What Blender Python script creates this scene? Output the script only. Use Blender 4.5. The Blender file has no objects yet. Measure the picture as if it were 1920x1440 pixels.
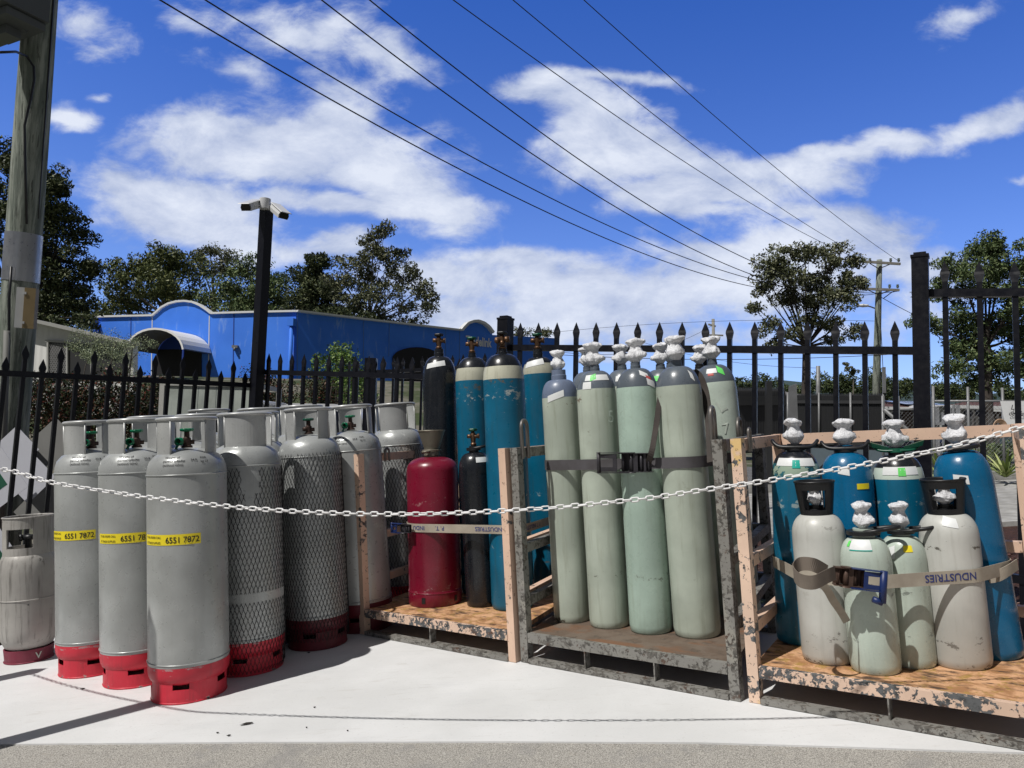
import bpy, math, random
import numpy as np
from mathutils import Vector, Matrix, noise as mnoise
random.seed(7); RNG = np.random.default_rng(11)
scene = bpy.context.scene
col = scene.collection

# ------------------------------------------------------------------ camera
F = 1400.0                       # focal length in photo pixels (1920 wide)
EYE = 1.15                       # camera height above the concrete slab
CAM = Vector((0, 0, 1.2))
_up = Vector((440, 20000, -1400)).normalized()
_fw = Vector((0, 0, -1)); _yc = (_fw - _fw.dot(_up) * _up).normalized(); _xc = _yc.cross(_up)
R3 = Matrix((_xc, _yc, _up))     # camera space -> world
FWD = R3 @ Vector((0, 0, -1))
cam_data = bpy.data.cameras.new('camera'); cam = bpy.data.objects.new('camera', cam_data)
col.objects.link(cam)
cam.matrix_world = Matrix.Translation(CAM) @ R3.to_4x4()
cam_data.sensor_width = 36; cam_data.lens = 36 * F / 1920
cam_data.clip_start = 0.05; cam_data.clip_end = 9000
scene.camera = cam
NS = (R3 @ Vector((-1060, 20000, -1400)).normalized()).normalized()   # slab normal
E1 = (R3 @ Vector((1, 0, 0))); E1 = (E1 - E1.dot(NS) * NS).normalized(); E2 = NS.cross(E1)

def ray(x, y): return R3 @ Vector(((x - 960) / F, -(y - 720) / F, -1.0))
def P(x, y, Z): return CAM + Z * ray(x, y)
def depth(p): return (p - CAM).dot(FWD)
def px_of(p):
    v = R3.transposed() @ (p - CAM)
    return 960 + F * v.x / -v.z, 720 - F * v.y / -v.z
def slab(x, y, h=0.0):
    d = ray(x, y); return CAM + (-(EYE - h) / NS.dot(d)) * d
def S(a, b, h=0.0): return CAM + E1 * a + E2 * b + NS * (h - EYE)     # slab coordinates -> world
def slab_z(x, y): return CAM.z + (-EYE - NS.x * x - NS.y * y) / NS.z

# ------------------------------------------------------------------ sun and sky
SUN_EL = math.radians(58)
_c = math.cos(SUN_EL)
SUN = (-0.74 * _c * E1 - 0.67 * _c * E2 + math.sin(SUN_EL) * NS).normalized()   # towards the sun
sd = bpy.data.lights.new('sun', 'SUN'); sd.energy = 4.1; sd.angle = math.radians(0.55); sd.color = (1.0, 0.965, 0.915)
sun = bpy.data.objects.new('sun', sd); col.objects.link(sun)
sun.rotation_euler = SUN.to_track_quat('Z', 'Y').to_euler(); sun.location = (-6, -6, 12)

world = bpy.data.worlds.new("World"); scene.world = world; world.use_nodes = True
WT = world.node_tree; WT.nodes.clear()
def wn(t, **k):
    n = WT.nodes.new(t)
    for a, b in k.items(): setattr(n, a, b)
    return n
def wlink(a, b): WT.links.new(a, b)
def wval(sock, v):
    if hasattr(v, 'is_output'): wlink(v, sock)
    else: sock.default_value = v
def wmath(op, a, b=0.0, c=None, clamp=False):
    n = wn('ShaderNodeMath', operation=op, use_clamp=clamp)
    wval(n.inputs[0], a); wval(n.inputs[1], b)
    if c is not None: wval(n.inputs[2], c)
    return n.outputs[0]
tc = wn('ShaderNodeTexCoord')
sky = wn('ShaderNodeTexSky'); sky.sky_type = 'NISHITA'; sky.sun_disc = False
sky.sun_elevation = math.asin(SUN.z); sky.sun_rotation = math.atan2(SUN.x, SUN.y)
sky.air_density = 1.0; sky.dust_density = 0.3; sky.ozone_density = 2.5; sky.altitude = 0
tint = wn('ShaderNodeMix', data_type='RGBA', blend_type='MULTIPLY'); tint.inputs[0].default_value = 1
wlink(sky.outputs[0], tint.inputs[6])
sep = wn('ShaderNodeSeparateXYZ'); wlink(tc.outputs['Generated'], sep.inputs[0])
tr_ = wn('ShaderNodeValToRGB'); wlink(sep.outputs[2], tr_.inputs[0]); wlink(tr_.outputs[0], tint.inputs[7])   # deepens the blue with height
tr_.color_ramp.elements[0].position = 0.12; tr_.color_ramp.elements[0].color = (0.86, 1.0, 1.58, 1)
tr_.color_ramp.elements[1].position = 0.55; tr_.color_ramp.elements[1].color = (0.33, 0.71, 1.62, 1)
yy = wmath('MAXIMUM', sep.outputs[1], 0.05)
U = wmath('DIVIDE', sep.outputs[0], yy); V = wmath('DIVIDE', sep.outputs[2], yy)
cmb = wn('ShaderNodeCombineXYZ'); wlink(U, cmb.inputs[0]); wlink(V, cmb.inputs[1])
def wnoise(vec, scale, detail, rough=0.55, lac=2.0, dist=0.0, colr=False):
    n = wn('ShaderNodeTexNoise'); wlink(vec, n.inputs['Vector'])
    n.inputs['Scale'].default_value = scale; n.inputs['Detail'].default_value = detail
    n.inputs['Roughness'].default_value = rough; n.inputs['Distortion'].default_value = dist
    n.inputs['Lacunarity'].default_value = lac
    return n.outputs['Color' if colr else 'Fac']
# stretched coordinates make the cloud layers wider than tall
stv = wn('ShaderNodeMapping'); wlink(cmb.outputs[0], stv.inputs[0]); stv.inputs['Scale'].default_value = (1, 1.65, 1)
stv.inputs['Rotation'].default_value = (0, 0, math.radians(12))
warpn = wnoise(stv.outputs[0], 3.2, 4, 0.6, colr=True)
wsub = wn('ShaderNodeVectorMath', operation='SUBTRACT'); wlink(warpn, wsub.inputs[0]); wsub.inputs[1].default_value = (0.5, 0.5, 0.5)
wscl = wn('ShaderNodeVectorMath', operation='SCALE'); wlink(wsub.outputs[0], wscl.inputs[0]); wscl.inputs['Scale'].default_value = 0.15
wadd = wn('ShaderNodeVectorMath', operation='ADD'); wlink(cmb.outputs[0], wadd.inputs[0]); wlink(wscl.outputs[0], wadd.inputs[1])
CLOUDS = [  # photo px centre, radii, turn, weight
 (395,240,120,45,-8,1.0),(560,270,250,75,6,1.15),(480,300,210,60,6,1.2),(680,330,170,55,14,1.1),(770,385,140,36,10,1.15),(640,185,90,60,10,.75),(440,130,100,26,8,.62),
 (640,398,270,26,0,.95),(330,395,190,52,10,1.1),(250,360,110,36,0,.9),(160,222,70,32,12,1.0),
 (560,60,170,50,8,.72),(470,20,160,40,0,.62),(640,30,80,60,0,.68),(740,95,120,32,16,.7),(330,15,70,40,20,.6),
 (160,20,100,34,20,.5),(210,72,50,20,0,.45),(212,170,25,10,0,.5),
 (1020,170,75,34,-12,.95),(1180,150,150,24,3,.8),(1110,215,120,50,12,.9),(1130,285,130,60,6,1.15),(1270,300,190,50,8,1.2),(1330,350,150,36,4,1.05),(1240,365,110,30,0,.9),
 (1450,315,170,36,-3,1.0),(1580,285,120,24,-10,.85),(1700,255,140,24,-10,.9),(1850,222,120,30,-14,1.0),(1330,385,170,24,0,.8),(1520,395,200,16,3,.62),
 (1810,20,80,30,-28,.62),(1910,312,40,14,0,.6),(840,430,110,22,-4,.5),
 (940,500,140,34,0,.95),(820,540,170,55,0,1.1),(1090,500,150,40,-4,.72),(1180,560,380,66,0,1.18),(1420,470,240,50,-3,1.1),(1560,425,160,40,-5,.9),(1350,540,330,60,0,1.1),(1700,500,180,50,0,.98),
 (640,478,150,26,0,.85),(470,470,110,30,0,.6),(1000,610,380,40,0,1.02),(1300,640,300,30,0,.78),(1740,600,200,40,0,.45)]
acc = None
for (cx, cy, rx, ry, rot, w) in CLOUDS:
    d = ray(cx, cy); d2 = ray(cx + 10, cy); u, v = d.x / d.y, d.z / d.y
    sx = (d2.x / d2.y - u) / 10
    m = wn('ShaderNodeMapping', vector_type='TEXTURE'); wlink(wadd.outputs[0], m.inputs[0])
    m.inputs['Location'].default_value = (u, v, 0); m.inputs['Rotation'].default_value = (0, 0, math.radians(-rot))
    m.inputs['Scale'].default_value = (rx * sx * 1.45, ry * sx * 1.55, 1)
    ln = wn('ShaderNodeVectorMath', operation='LENGTH'); wlink(m.outputs[0], ln.inputs[0])
    b = wmath('MULTIPLY_ADD', ln.outputs['Value'], -w, w)
    acc = b if acc is None else wmath('SMOOTH_MAX', acc, b, 0.25)
acc = wmath('MAXIMUM', acc, -0.35)
fb1 = wnoise(stv.outputs[0], 5.0, 10, 0.6, dist=0.25); fb2 = wnoise(stv.outputs[0], 15.0, 9, 0.68, dist=0.4)
dn = wmath('MULTIPLY_ADD', fb1, 1.5, -0.79); dn = wmath('MULTIPLY_ADD', fb2, 0.80, wmath('ADD', dn, -0.385))
dens = wmath('ADD', acc, dn)
mr = wn('ShaderNodeMapRange', interpolation_type='SMOOTHSTEP'); wlink(dens, mr.inputs['Value'])
mr.inputs['From Min'].default_value = 0.05; mr.inputs['From Max'].default_value = 0.64; mr.inputs['To Max'].default_value = 0.95
shade = wnoise(stv.outputs[0], 6.0, 9, 0.66, dist=0.3)
cr = wn('ShaderNodeValToRGB'); wlink(wmath('ADD', shade, wmath('MULTIPLY', dens, 0.22)), cr.inputs[0])
cr.color_ramp.elements[0].position = 0.42; cr.color_ramp.elements[0].color = (0.36, 0.44, 0.66, 1)
cr.color_ramp.elements[1].position = 0.80; cr.color_ramp.elements[1].color = (0.80, 0.85, 0.96, 1)
cscale = wn('ShaderNodeVectorMath', operation='SCALE'); wlink(cr.outputs[0], cscale.inputs[0])
SKY_STRENGTH = 0.10
cscale.inputs['Scale'].default_value = 1.0 / SKY_STRENGTH
mixc = wn('ShaderNodeMix', data_type='RGBA'); wlink(mr.outputs[0], mixc.inputs[0])
wlink(tint.outputs[2], mixc.inputs[6]); wlink(cscale.outputs[0], mixc.inputs[7])
# unseen grey overcast added overhead and behind the camera to keep the shade neutral
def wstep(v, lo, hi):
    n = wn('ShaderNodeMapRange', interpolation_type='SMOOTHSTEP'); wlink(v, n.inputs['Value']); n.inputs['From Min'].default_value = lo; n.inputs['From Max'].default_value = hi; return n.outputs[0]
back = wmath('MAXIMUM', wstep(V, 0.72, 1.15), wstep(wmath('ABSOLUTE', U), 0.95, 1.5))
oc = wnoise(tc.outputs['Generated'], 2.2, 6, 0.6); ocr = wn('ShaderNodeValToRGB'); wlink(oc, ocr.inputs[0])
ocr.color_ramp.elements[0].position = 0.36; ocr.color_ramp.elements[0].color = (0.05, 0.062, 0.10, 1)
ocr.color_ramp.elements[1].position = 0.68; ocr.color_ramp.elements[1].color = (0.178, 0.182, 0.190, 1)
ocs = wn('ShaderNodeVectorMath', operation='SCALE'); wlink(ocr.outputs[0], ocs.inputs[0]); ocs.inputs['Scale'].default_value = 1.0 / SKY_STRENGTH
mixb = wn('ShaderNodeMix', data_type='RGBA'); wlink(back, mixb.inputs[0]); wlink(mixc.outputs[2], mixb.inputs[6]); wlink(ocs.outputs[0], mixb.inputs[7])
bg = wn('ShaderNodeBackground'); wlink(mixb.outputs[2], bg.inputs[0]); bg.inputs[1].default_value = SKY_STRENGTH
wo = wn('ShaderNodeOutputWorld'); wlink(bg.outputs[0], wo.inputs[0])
world.cycles.sampling_method = 'MANUAL'; world.cycles.sample_map_resolution = 512

vs = scene.view_settings
vs.view_transform = 'Standard'; vs.look = 'None'; vs.exposure = 0.0; vs.gamma = 1.0; vs.use_curve_mapping = False
scene.cycles.max_bounces = 6; scene.cycles.diffuse_bounces = 3; scene.cycles.glossy_bounces = 3
scene.cycles.transparent_max_bounces = 8; scene.cycles.use_denoising = True

# ------------------------------------------------------------------ object helpers
def tag(o, label=None, cat=None, group=None, kind=None):
    if label: o['label'] = label
    if cat: o['category'] = cat
    if group: o['group'] = group
    if kind: o['kind'] = kind
    return o
WORLD_BUILT = {}     # things whose parts are modelled in world coordinates
def thing(name, label, cat, M=None, group=None):
    o = bpy.data.objects.new(name, None); col.objects.link(o); o.empty_display_size = 0.1
    if M is not None:
        o.matrix_world = M
        if all(abs(M[i][j] - (i == j)) < 1e-6 for i in range(3) for j in range(3)): WORLD_BUILT[o.name] = M.inverted()
    return tag(o, label, cat, group)
def copy_tree(o, parent=None, M=None):
    c = o.copy(); col.objects.link(c); c.parent = parent
    if parent is not None: c.matrix_parent_inverse = o.matrix_parent_inverse.copy()
    for ch in list(o.children): copy_tree(ch, c)
    if M is not None: c.matrix_world = M
    return c
def frame(origin, z, yhint):
    z = z.normalized(); x = yhint.cross(z).normalized(); y = z.cross(x)
    M = Matrix((x, y, z)).transposed().to_4x4(); M.translation = origin
    return M

class MB:
    def __init__(s): s.v = []; s.f = []; s.m = []; s.sm = []; s.mi = 0
    def add(s, vs_, fs, smooth=False, M=None):
        o = len(s.v)
        for p in vs_:
            p = Vector(p)
            s.v.append(tuple(M @ p) if M is not None else tuple(p))
        for f in fs:
            s.f.append(tuple(i + o for i in f)); s.m.append(s.mi); s.sm.append(smooth)
    def box(s, c, size, M=None):
        hx, hy, hz = [k / 2 for k in size]; c = Vector(c)
        vv = [c + Vector((x, y, z)) for x in (-hx, hx) for y in (-hy, hy) for z in (-hz, hz)]
        s.add(vv, [(0,1,3,2),(4,6,7,5),(0,4,5,1),(2,3,7,6),(0,2,6,4),(1,5,7,3)], M=M)
    def hexa(s, p8, M=None):   # 4 bottom (ccw), 4 top
        s.add(p8, [(3,2,1,0),(4,5,6,7),(0,1,5,4),(1,2,6,5),(2,3,7,6),(3,0,4,7)], M=M)
    def beam(s, p, q, w, h, up=Vector((0, 0, 1)), M=None):
        p = Vector(p); q = Vector(q); d = (q - p).normalized()
        a = d.cross(up)
        if a.length < 1e-4: a = d.cross(Vector((0, 1, 0)))
        a.normalize(); b = a.cross(d).normalized()
        a = a * w / 2; b = b * h / 2
        s.hexa([p - a - b, p + a - b, p + a + b, p - a + b, q - a - b, q + a - b, q + a + b, q - a + b], M)
    def tube(s, pts, r, n=8, closed=False, caps=True, M=None, sx=1.0):
        pts = [Vector(p) for p in pts]; k = len(pts)
        rr = r if isinstance(r, (list, tuple)) else [r] * k
        vv = []; prev = None
        for i, p in enumerate(pts):
            if closed: d = pts[(i + 1) % k] - pts[i - 1]
            else: d = pts[min(i + 1, k - 1)] - pts[max(i - 1, 0)]
            d.normalize()
            if prev is None:
                a = d.cross(Vector((0, 0, 1)))
                if a.length < 0.1: a = d.cross(Vector((1, 0, 0)))
            else: a = prev - prev.dot(d) * d
            a.normalize(); prev = a; b = d.cross(a)
            for j in range(n):
                t = 2 * math.pi * j / n
                vv.append(p + a * math.cos(t) * rr[i] * sx + b * math.sin(t) * rr[i])
        fs = []
        for i in range(k if closed else k - 1):
            for j in range(n):
                a0 = i * n + j; a1 = i * n + (j + 1) % n; b0 = ((i + 1) % k) * n + j; b1 = ((i + 1) % k) * n + (j + 1) % n
                fs.append((a0, a1, b1, b0))
        if caps and not closed: fs.append(tuple(range(n))[::-1]); fs.append(tuple((k - 1) * n + j for j in range(n)))
        s.add(vv, fs, True, M)
    def lathe(s, prof, n=48, M=None, a0=0.0, a1=2 * math.pi, wob=None):
        full = abs(a1 - a0 - 2 * math.pi) < 1e-6
        segs = [[prof[0]]]
        for i in range(1, len(prof)):
            segs[-1].append(prof[i])
            if i < len(prof) - 1:
                v1 = Vector(prof[i]) - Vector(prof[i - 1]); v2 = Vector(prof[i + 1]) - Vector(prof[i])
                if v1.length > 1e-7 and v2.length > 1e-7 and v1.angle(v2) > math.radians(38): segs.append([prof[i]])
        for sg in segs:
            vv = []; k = n if full else n + 1
            for (r, z) in sg:
                for j in range(k):
                    t = a0 + (a1 - a0) * j / n
                    vv.append((r * math.sin(t), -r * math.cos(t), z))
            fs = []
            for i in range(len(sg) - 1):
                for j in range(n):
                    j2 = (j + 1) % n if full else j + 1
                    fs.append((i * k + j, i * k + j2, (i + 1) * k + j2, (i + 1) * k + j))
            s.add(vv, fs, True, M)
    def torus(s, R, r, z=0, n=40, m=10, M=None, sy=1.0):
        s.tube([(R * math.sin(2 * math.pi * i / n), -R * sy * math.cos(2 * math.pi * i / n), z) for i in range(n)], r, m, closed=True, M=M)
    def arc_panel(s, R0, R1, z0, z1, a0, a1, th=0.004, n=16, M=None):   # curved sheet panel with thickness
        vv = []
        for i in range(n + 1):
            t = a0 + (a1 - a0) * i / n; sn, cs = math.sin(t), -math.cos(t)
            for (r, z) in ((R0, z0), (R1, z1), (R1 - th, z1), (R0 - th, z0)): vv.append((r * sn, r * cs, z))
        fs = []
        for i in range(n):
            a = i * 4; b = a + 4
            for j in range(4): fs.append((a + j, b + j, b + (j + 1) % 4, a + (j + 1) % 4))
        fs += [(3, 2, 1, 0), tuple(n * 4 + j for j in range(4))]
        s.add(vv, fs, False, M)
    def prism(s, poly, z0, z1, M=None, smooth=False):
        k = len(poly)
        vv = [(x, y, z0) for x, y in poly] + [(x, y, z1) for x, y in poly]
        fs = [tuple(range(k))[::-1], tuple(range(k, 2 * k))] + [(i, (i + 1) % k, k + (i + 1) % k, k + i) for i in range(k)]
        s.add(vv, fs, smooth, M)
    def build(s, name, mats, parent=None, M=None):
        me = bpy.data.meshes.new(name)
        me.from_pydata(s.v, [], s.f)
        if not isinstance(mats, (list, tuple)): mats = [mats]
        for m in mats: me.materials.append(m)
        me.polygons.foreach_set('material_index', s.m); me.polygons.foreach_set('use_smooth', s.sm)
        me.update()
        o = bpy.data.objects.new(name, me); col.objects.link(o)
        if parent is not None:
            o.parent = parent
            if parent.name in WORLD_BUILT: o.matrix_parent_inverse = WORLD_BUILT[parent.name]
        if M is not None: o.matrix_world = M
        return o

_font_cache = {}
def glyphs(text, size, bold=.012):
    k = (text, size, bold)
    if k in _font_cache: return _font_cache[k]
    cu = bpy.data.curves.new('txt', 'FONT'); cu.body = text; cu.size = size; cu.resolution_u = 3; cu.offset = size * bold
    o = bpy.data.objects.new('txt', cu); col.objects.link(o)
    bpy.context.view_layer.update()
    me = o.evaluated_get(bpy.context.evaluated_depsgraph_get()).to_mesh()
    v = [tuple(p.co) for p in me.vertices]; f = [tuple(p.vertices) for p in me.polygons]
    o.to_mesh_clear(); bpy.data.objects.remove(o); bpy.data.curves.remove(cu)
    xs = [p[0] for p in v]; w = (min(xs), max(xs))
    _font_cache[k] = (v, f, w); return _font_cache[k]

# ------------------------------------------------------------------ materials
def new_mat(name):
    m = bpy.data.materials.new(name); m.use_nodes = True; nt = m.node_tree
    return m, nt, nt.nodes['Principled BSDF']
class NT:
    def __init__(s, nt, per_object=True):
        s.nt = nt; s.tc = nt.nodes.new('ShaderNodeTexCoord'); s.vec = s.tc.outputs['Object']
        if per_object:
            oi = nt.nodes.new('ShaderNodeObjectInfo'); mu = nt.nodes.new('ShaderNodeMath'); mu.operation = 'MULTIPLY'
            nt.links.new(oi.outputs['Random'], mu.inputs[0]); mu.inputs[1].default_value = 37.0
            ad = nt.nodes.new('ShaderNodeVectorMath'); ad.operation = 'ADD'
            nt.links.new(s.vec, ad.inputs[0]); nt.links.new(mu.outputs[0], ad.inputs[1]); s.vec = ad.outputs[0]; s.rand = oi.outputs['Random']
    def noise(s, scale, detail=4, rough=0.55, stretch=None, dist=0.0, vec=None):
        v = vec or s.vec
        if stretch:
            mp = s.nt.nodes.new('ShaderNodeMapping'); s.nt.links.new(v, mp.inputs[0]); mp.inputs['Scale'].default_value = stretch; v = mp.outputs[0]
        n = s.nt.nodes.new('ShaderNodeTexNoise'); s.nt.links.new(v, n.inputs['Vector'])
        n.inputs['Scale'].default_value = scale; n.inputs['Detail'].default_value = detail; n.inputs['Roughness'].default_value = rough
        n.inputs['Distortion'].default_value = dist
        return n.outputs['Fac']
    def voro(s, scale, feature='F1', out='Distance', stretch=None):
        v = s.vec
        if stretch:
            mp = s.nt.nodes.new('ShaderNodeMapping'); s.nt.links.new(v, mp.inputs[0]); mp.inputs['Scale'].default_value = stretch; v = mp.outputs[0]
        n = s.nt.nodes.new('ShaderNodeTexVoronoi'); n.feature = feature; s.nt.links.new(v, n.inputs['Vector']); n.inputs['Scale'].default_value = scale
        return n.outputs[out]
    def step(s, fac, lo, hi):
        n = s.nt.nodes.new('ShaderNodeMapRange'); s.nt.links.new(fac, n.inputs['Value']); n.interpolation_type = 'SMOOTHSTEP'
        n.inputs['From Min'].default_value = lo; n.inputs['From Max'].default_value = hi
        return n.outputs[0]
    def lin(s, fac, lo, hi, a, b):
        n = s.nt.nodes.new('ShaderNodeMapRange'); s.nt.links.new(fac, n.inputs['Value'])
        for k, v in zip(('From Min', 'From Max', 'To Min', 'To Max'), (lo, hi, a, b)): n.inputs[k].default_value = v
        return n.outputs[0]
    def mul(s, a, b, op='MULTIPLY'):
        n = s.nt.nodes.new('ShaderNodeMath'); n.operation = op
        for i, x in enumerate((a, b)):
            if hasattr(x, 'is_output'): s.nt.links.new(x, n.inputs[i])
            else: n.inputs[i].default_value = x
        return n.outputs[0]
    def mix(s, fac, a, b):
        n = s.nt.nodes.new('ShaderNodeMix'); n.data_type = 'RGBA'
        for i, x in ((0, fac), (6, a), (7, b)):
            if hasattr(x, 'is_output'): s.nt.links.new(x, n.inputs[i])
            elif i == 0: n.inputs[0].default_value = x
            else: n.inputs[i].default_value = (*x, 1)
        return n.outputs[2]
    def bump(s, h, strength, distance=0.01):
        n = s.nt.nodes.new('ShaderNodeBump'); n.inputs['Strength'].default_value = strength; n.inputs['Distance'].default_value = distance
        s.nt.links.new(h, n.inputs['Height']); return n.outputs[0]
def C3(r, g, b):   # sRGB 0-255 -> linear
    f = lambda c: (c / 255 / 12.92) if c / 255 <= 0.04045 else ((c / 255 + 0.055) / 1.055) ** 2.4
    return (f(r), f(g), f(b))
def flat(name, c, rough=0.5, metal=0.0, var=0.12):
    m, nt, b = new_mat(name); g = NT(nt)
    d = tuple(x * (1 - var * 2) for x in c)
    nt.links.new(g.mix(g.noise(9, 5), d, c), b.inputs['Base Color']); b.inputs['Roughness'].default_value = rough; b.inputs['Metallic'].default_value = metal
    return m
def paint(name, c, rough=0.35, chip=(0.5, 0.5, 0.5), chips=0.35, grime=(0.1, 0.09, 0.07), grimy=0.25, metal=0.0, scr=0.3, spec=0.5, chipscale=22, bumpy=0.0, zb=()):
    """worn enamel: soft tone changes, run-down streaks, grime blotches, scratches and chipped flecks"""
    m, nt, b = new_mat(name); g = NT(nt)
    c1 = tuple(x * 0.82 for x in c); c2 = tuple(min(1, x * 1.1) for x in c)
    base = g.mix(g.step(g.noise(3.0, 5), 0.35, 0.68), c1, c2)
    streak = g.noise(3.0, 5, 0.6, stretch=(14, 14, 1.0)); base = g.mix(g.mul(g.step(streak, 0.5, 0.8), grimy), base, grime)
    bl = g.noise(14, 8, 0.7); base = g.mix(g.mul(g.step(bl, 0.62, 0.72), grimy), base, grime)
    scr_n = g.noise(9, 6, 0.75, stretch=(2, 2, 16)); base = g.mix(g.mul(g.step(scr_n, 0.655, 0.69), scr), base, chip)
    f1 = g.step(g.noise(chipscale, 9, 0.72), 0.66, 0.68); f2 = g.step(g.noise(2.6, 3), 0.5, 0.64)
    base = g.mix(g.mul(g.mul(f1, f2), chips * 2.4), base, chip)
    if zb:     # scuffed rings at given heights, where cylinders rub on decks, straps and each other
        sp = nt.nodes.new('ShaderNodeSeparateXYZ'); nt.links.new(g.tc.outputs['Object'], sp.inputs[0]); zz = g.mul(sp.outputs[2], g.mul(g.noise(8, 3), 0.03), 'ADD')
        for (z0, hw, cc, st) in zb:
            dd = g.mul(g.mul(zz, z0 + 0.015, 'SUBTRACT'), 0.0, 'ADD'); ab = nt.nodes.new('ShaderNodeMath'); ab.operation = 'ABSOLUTE'; nt.links.new(dd, ab.inputs[0])
            near = g.lin(ab.outputs[0], 0.0, hw, 1.0, 0.0); near = g.mul(near, 0.0, 'MAXIMUM')
            sc = g.step(g.mul(g.noise(26, 8, 0.75, stretch=(1, 1, 1.6)), g.mul(g.mul(near, 0.20), g.step(g.noise(5, 3), 0.38, 0.66)), 'ADD'), 0.66, 0.70)
            base = g.mix(g.mul(sc, g.mul(g.step(near, 0.0, 0.25), st)), base, cc)
    nt.links.new(base, b.inputs['Base Color'])
    nt.links.new(g.lin(g.noise(30, 4), 0.3, 0.7, rough * 0.8, rough * 1.35), b.inputs['Roughness'])
    b.inputs['Metallic'].default_value = metal; b.inputs['Specular IOR Level'].default_value = spec
    nt.links.new(g.bump(g.noise(60, 4), 0.08 + bumpy, 0.004), b.inputs['Normal'])
    return m
def peel(name, coat, under, coat2=None, amount=0.5, scale=10, rough=0.55, rust=(0.10, 0.045, 0.025)):
    """thick paint flaking off steel"""
    m, nt, b = new_mat(name); g = NT(nt)
    n1 = g.noise(scale, 10, 0.66, dist=0.3); n2 = g.noise(scale * 0.23, 3)
    k = g.mul(n1, g.mul(n2, 0.55), 'ADD')
    un = g.mix(g.step(g.noise(40, 5), 0.42, 0.62), under, tuple(x * 0.45 for x in under))
    un = g.mix(g.step(g.noise(11, 6, 0.7), 0.56, 0.66), un, rust)
    ct = g.mix(g.step(g.noise(5, 4), 0.3, 0.75), tuple(x * 0.85 for x in coat), coat)
    if coat2: ct = g.mix(g.step(g.noise(3.2, 4), 0.6, 0.63), ct, coat2)
    ct = g.mix(g.mul(g.step(g.noise(34, 6, 0.7, stretch=(1, 1, 1)), 0.60, 0.66), 0.7), ct, rust)
    f = g.step(k, 0.93 - amount * 0.28, 0.94 - amount * 0.28)
    nt.links.new(g.mix(f, ct, un), b.inputs['Base Color']); b.inputs['Roughness'].default_value = rough
    nt.links.new(g.bump(g.mul(f, -1.0), 0.35, 0.003), b.inputs['Normal'])
    return m

LPG = paint('silver_enamel', (0.395, 0.41, 0.405), 0.30, (0.09, 0.09, 0.09), 0.15, (0.29, 0.295, 0.28), 0.22, metal=0.25, scr=0.12, spec=0.5)
LPG2 = paint('collar_enamel', (0.43, 0.44, 0.435), 0.30, (0.12, 0.12, 0.12), 0.15, (0.31, 0.31, 0.29), 0.25, metal=0.12, scr=0.15)
REDF = paint('red_foot_paint', (0.56, 0.022, 0.045), 0.45, (0.42, 0.34, 0.32), 0.35, (0.16, 0.02, 0.025), 0.5, scr=0.4, chipscale=30, zb=((.006, .022, (.45, .38, .36), .9), (.16, .012, (.35, .3, .3), .7), (.005, .012, (.05, .02, .02), .9)))
ALU = paint('scuffed_aluminium', (0.40, 0.385, 0.36), 0.5, (0.06, 0.06, 0.06), 0.8, (0.08, 0.075, 0.065), 1.0, metal=0.15, scr=0.5, chipscale=16)
PINK = paint('faded_maroon_foot', (0.20, 0.025, 0.05), 0.55, (0.35, 0.3, 0.28), 0.4, (0.08, 0.05, 0.05), 0.5)
TEAL = paint('teal_blue_enamel', (0.003, 0.118, 0.215), 0.33, (0.62, 0.62, 0.55), 0.28, (0.03, 0.06, 0.07), 0.5, scr=0.35, chipscale=18, zb=((1.33, .05, (.12, .09, .05), .8), (1.25, .08, (.55, .56, .5), .6), (.03, .05, (.05, .05, .04), .8), (.18, .02, (.12, .09, .05), .6), (.62, .05, (.45, .5, .45), .5)))
TEAL2 = paint('bright_blue_enamel', (0.002, 0.115, 0.255), 0.26, (0.5, 0.55, 0.5), 0.22, (0.03, 0.07, 0.09), 0.3, scr=0.3, chipscale=20)
ZS = ((1.175, .05, (.13, .075, .045), .9), (1.19, .03, (.55, .55, .48), .8), (.012, .05, (.07, .05, .035), .9), (.27, .035, (.12, .125, .10), .7), (.85, .03, (.10, .10, .08), .6))
SAGE = paint('sage_green_enamel', (0.41, 0.46, 0.39), 0.36, (0.12, 0.10, 0.07), 0.22, (0.19, 0.20, 0.14), 0.5, scr=0.2, chipscale=26, zb=ZS)
SAGE2 = paint('mint_green_enamel', (0.375, 0.49, 0.42), 0.28, (0.45, 0.45, 0.38), 0.15, (0.20, 0.23, 0.18), 0.35, scr=0.2, chipscale=26, zb=ZS[2:])
SAGE3 = paint('pale_sage_enamel', (0.50, 0.58, 0.51), 0.27, (0.06, 0.06, 0.05), 0.22, (0.25, 0.27, 0.22), 0.3, scr=0.2, chipscale=24, zb=((.012, .03, (.08, .06, .04), .9), (.30, .04, (.05, .05, .05), .6), (.13, .03, (.06, .06, .05), .5)))
STONE = paint('stone_grey_enamel', (0.50, 0.505, 0.475), 0.34, (0.05, 0.045, 0.04), 0.4, (0.26, 0.25, 0.21), 0.35, scr=0.25, chipscale=30, zb=((.012, .035, (.06, .05, .04), .9), (.47, .02, (.08, .075, .06), .9), (.10, .06, (.07, .06, .05), .7), (.55, .04, (.07, .06, .05), .4)))
SLATE = paint('slate_grey_enamel', (0.105, 0.125, 0.15), 0.3, (0.32, 0.33, 0.33), 0.12, (0.06, 0.06, 0.06), 0.4)
SLATEB = paint('blue_grey_enamel', (0.16, 0.20, 0.29), 0.34, (0.5, 0.5, 0.5), 0.4, (0.1, 0.1, 0.12), 0.5, chipscale=34)
CREAM = paint('cream_band_enamel', (0.50, 0.50, 0.40), 0.3, (0.28, 0.26, 0.2), 0.25, (0.22, 0.2, 0.14), 0.4)
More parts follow.
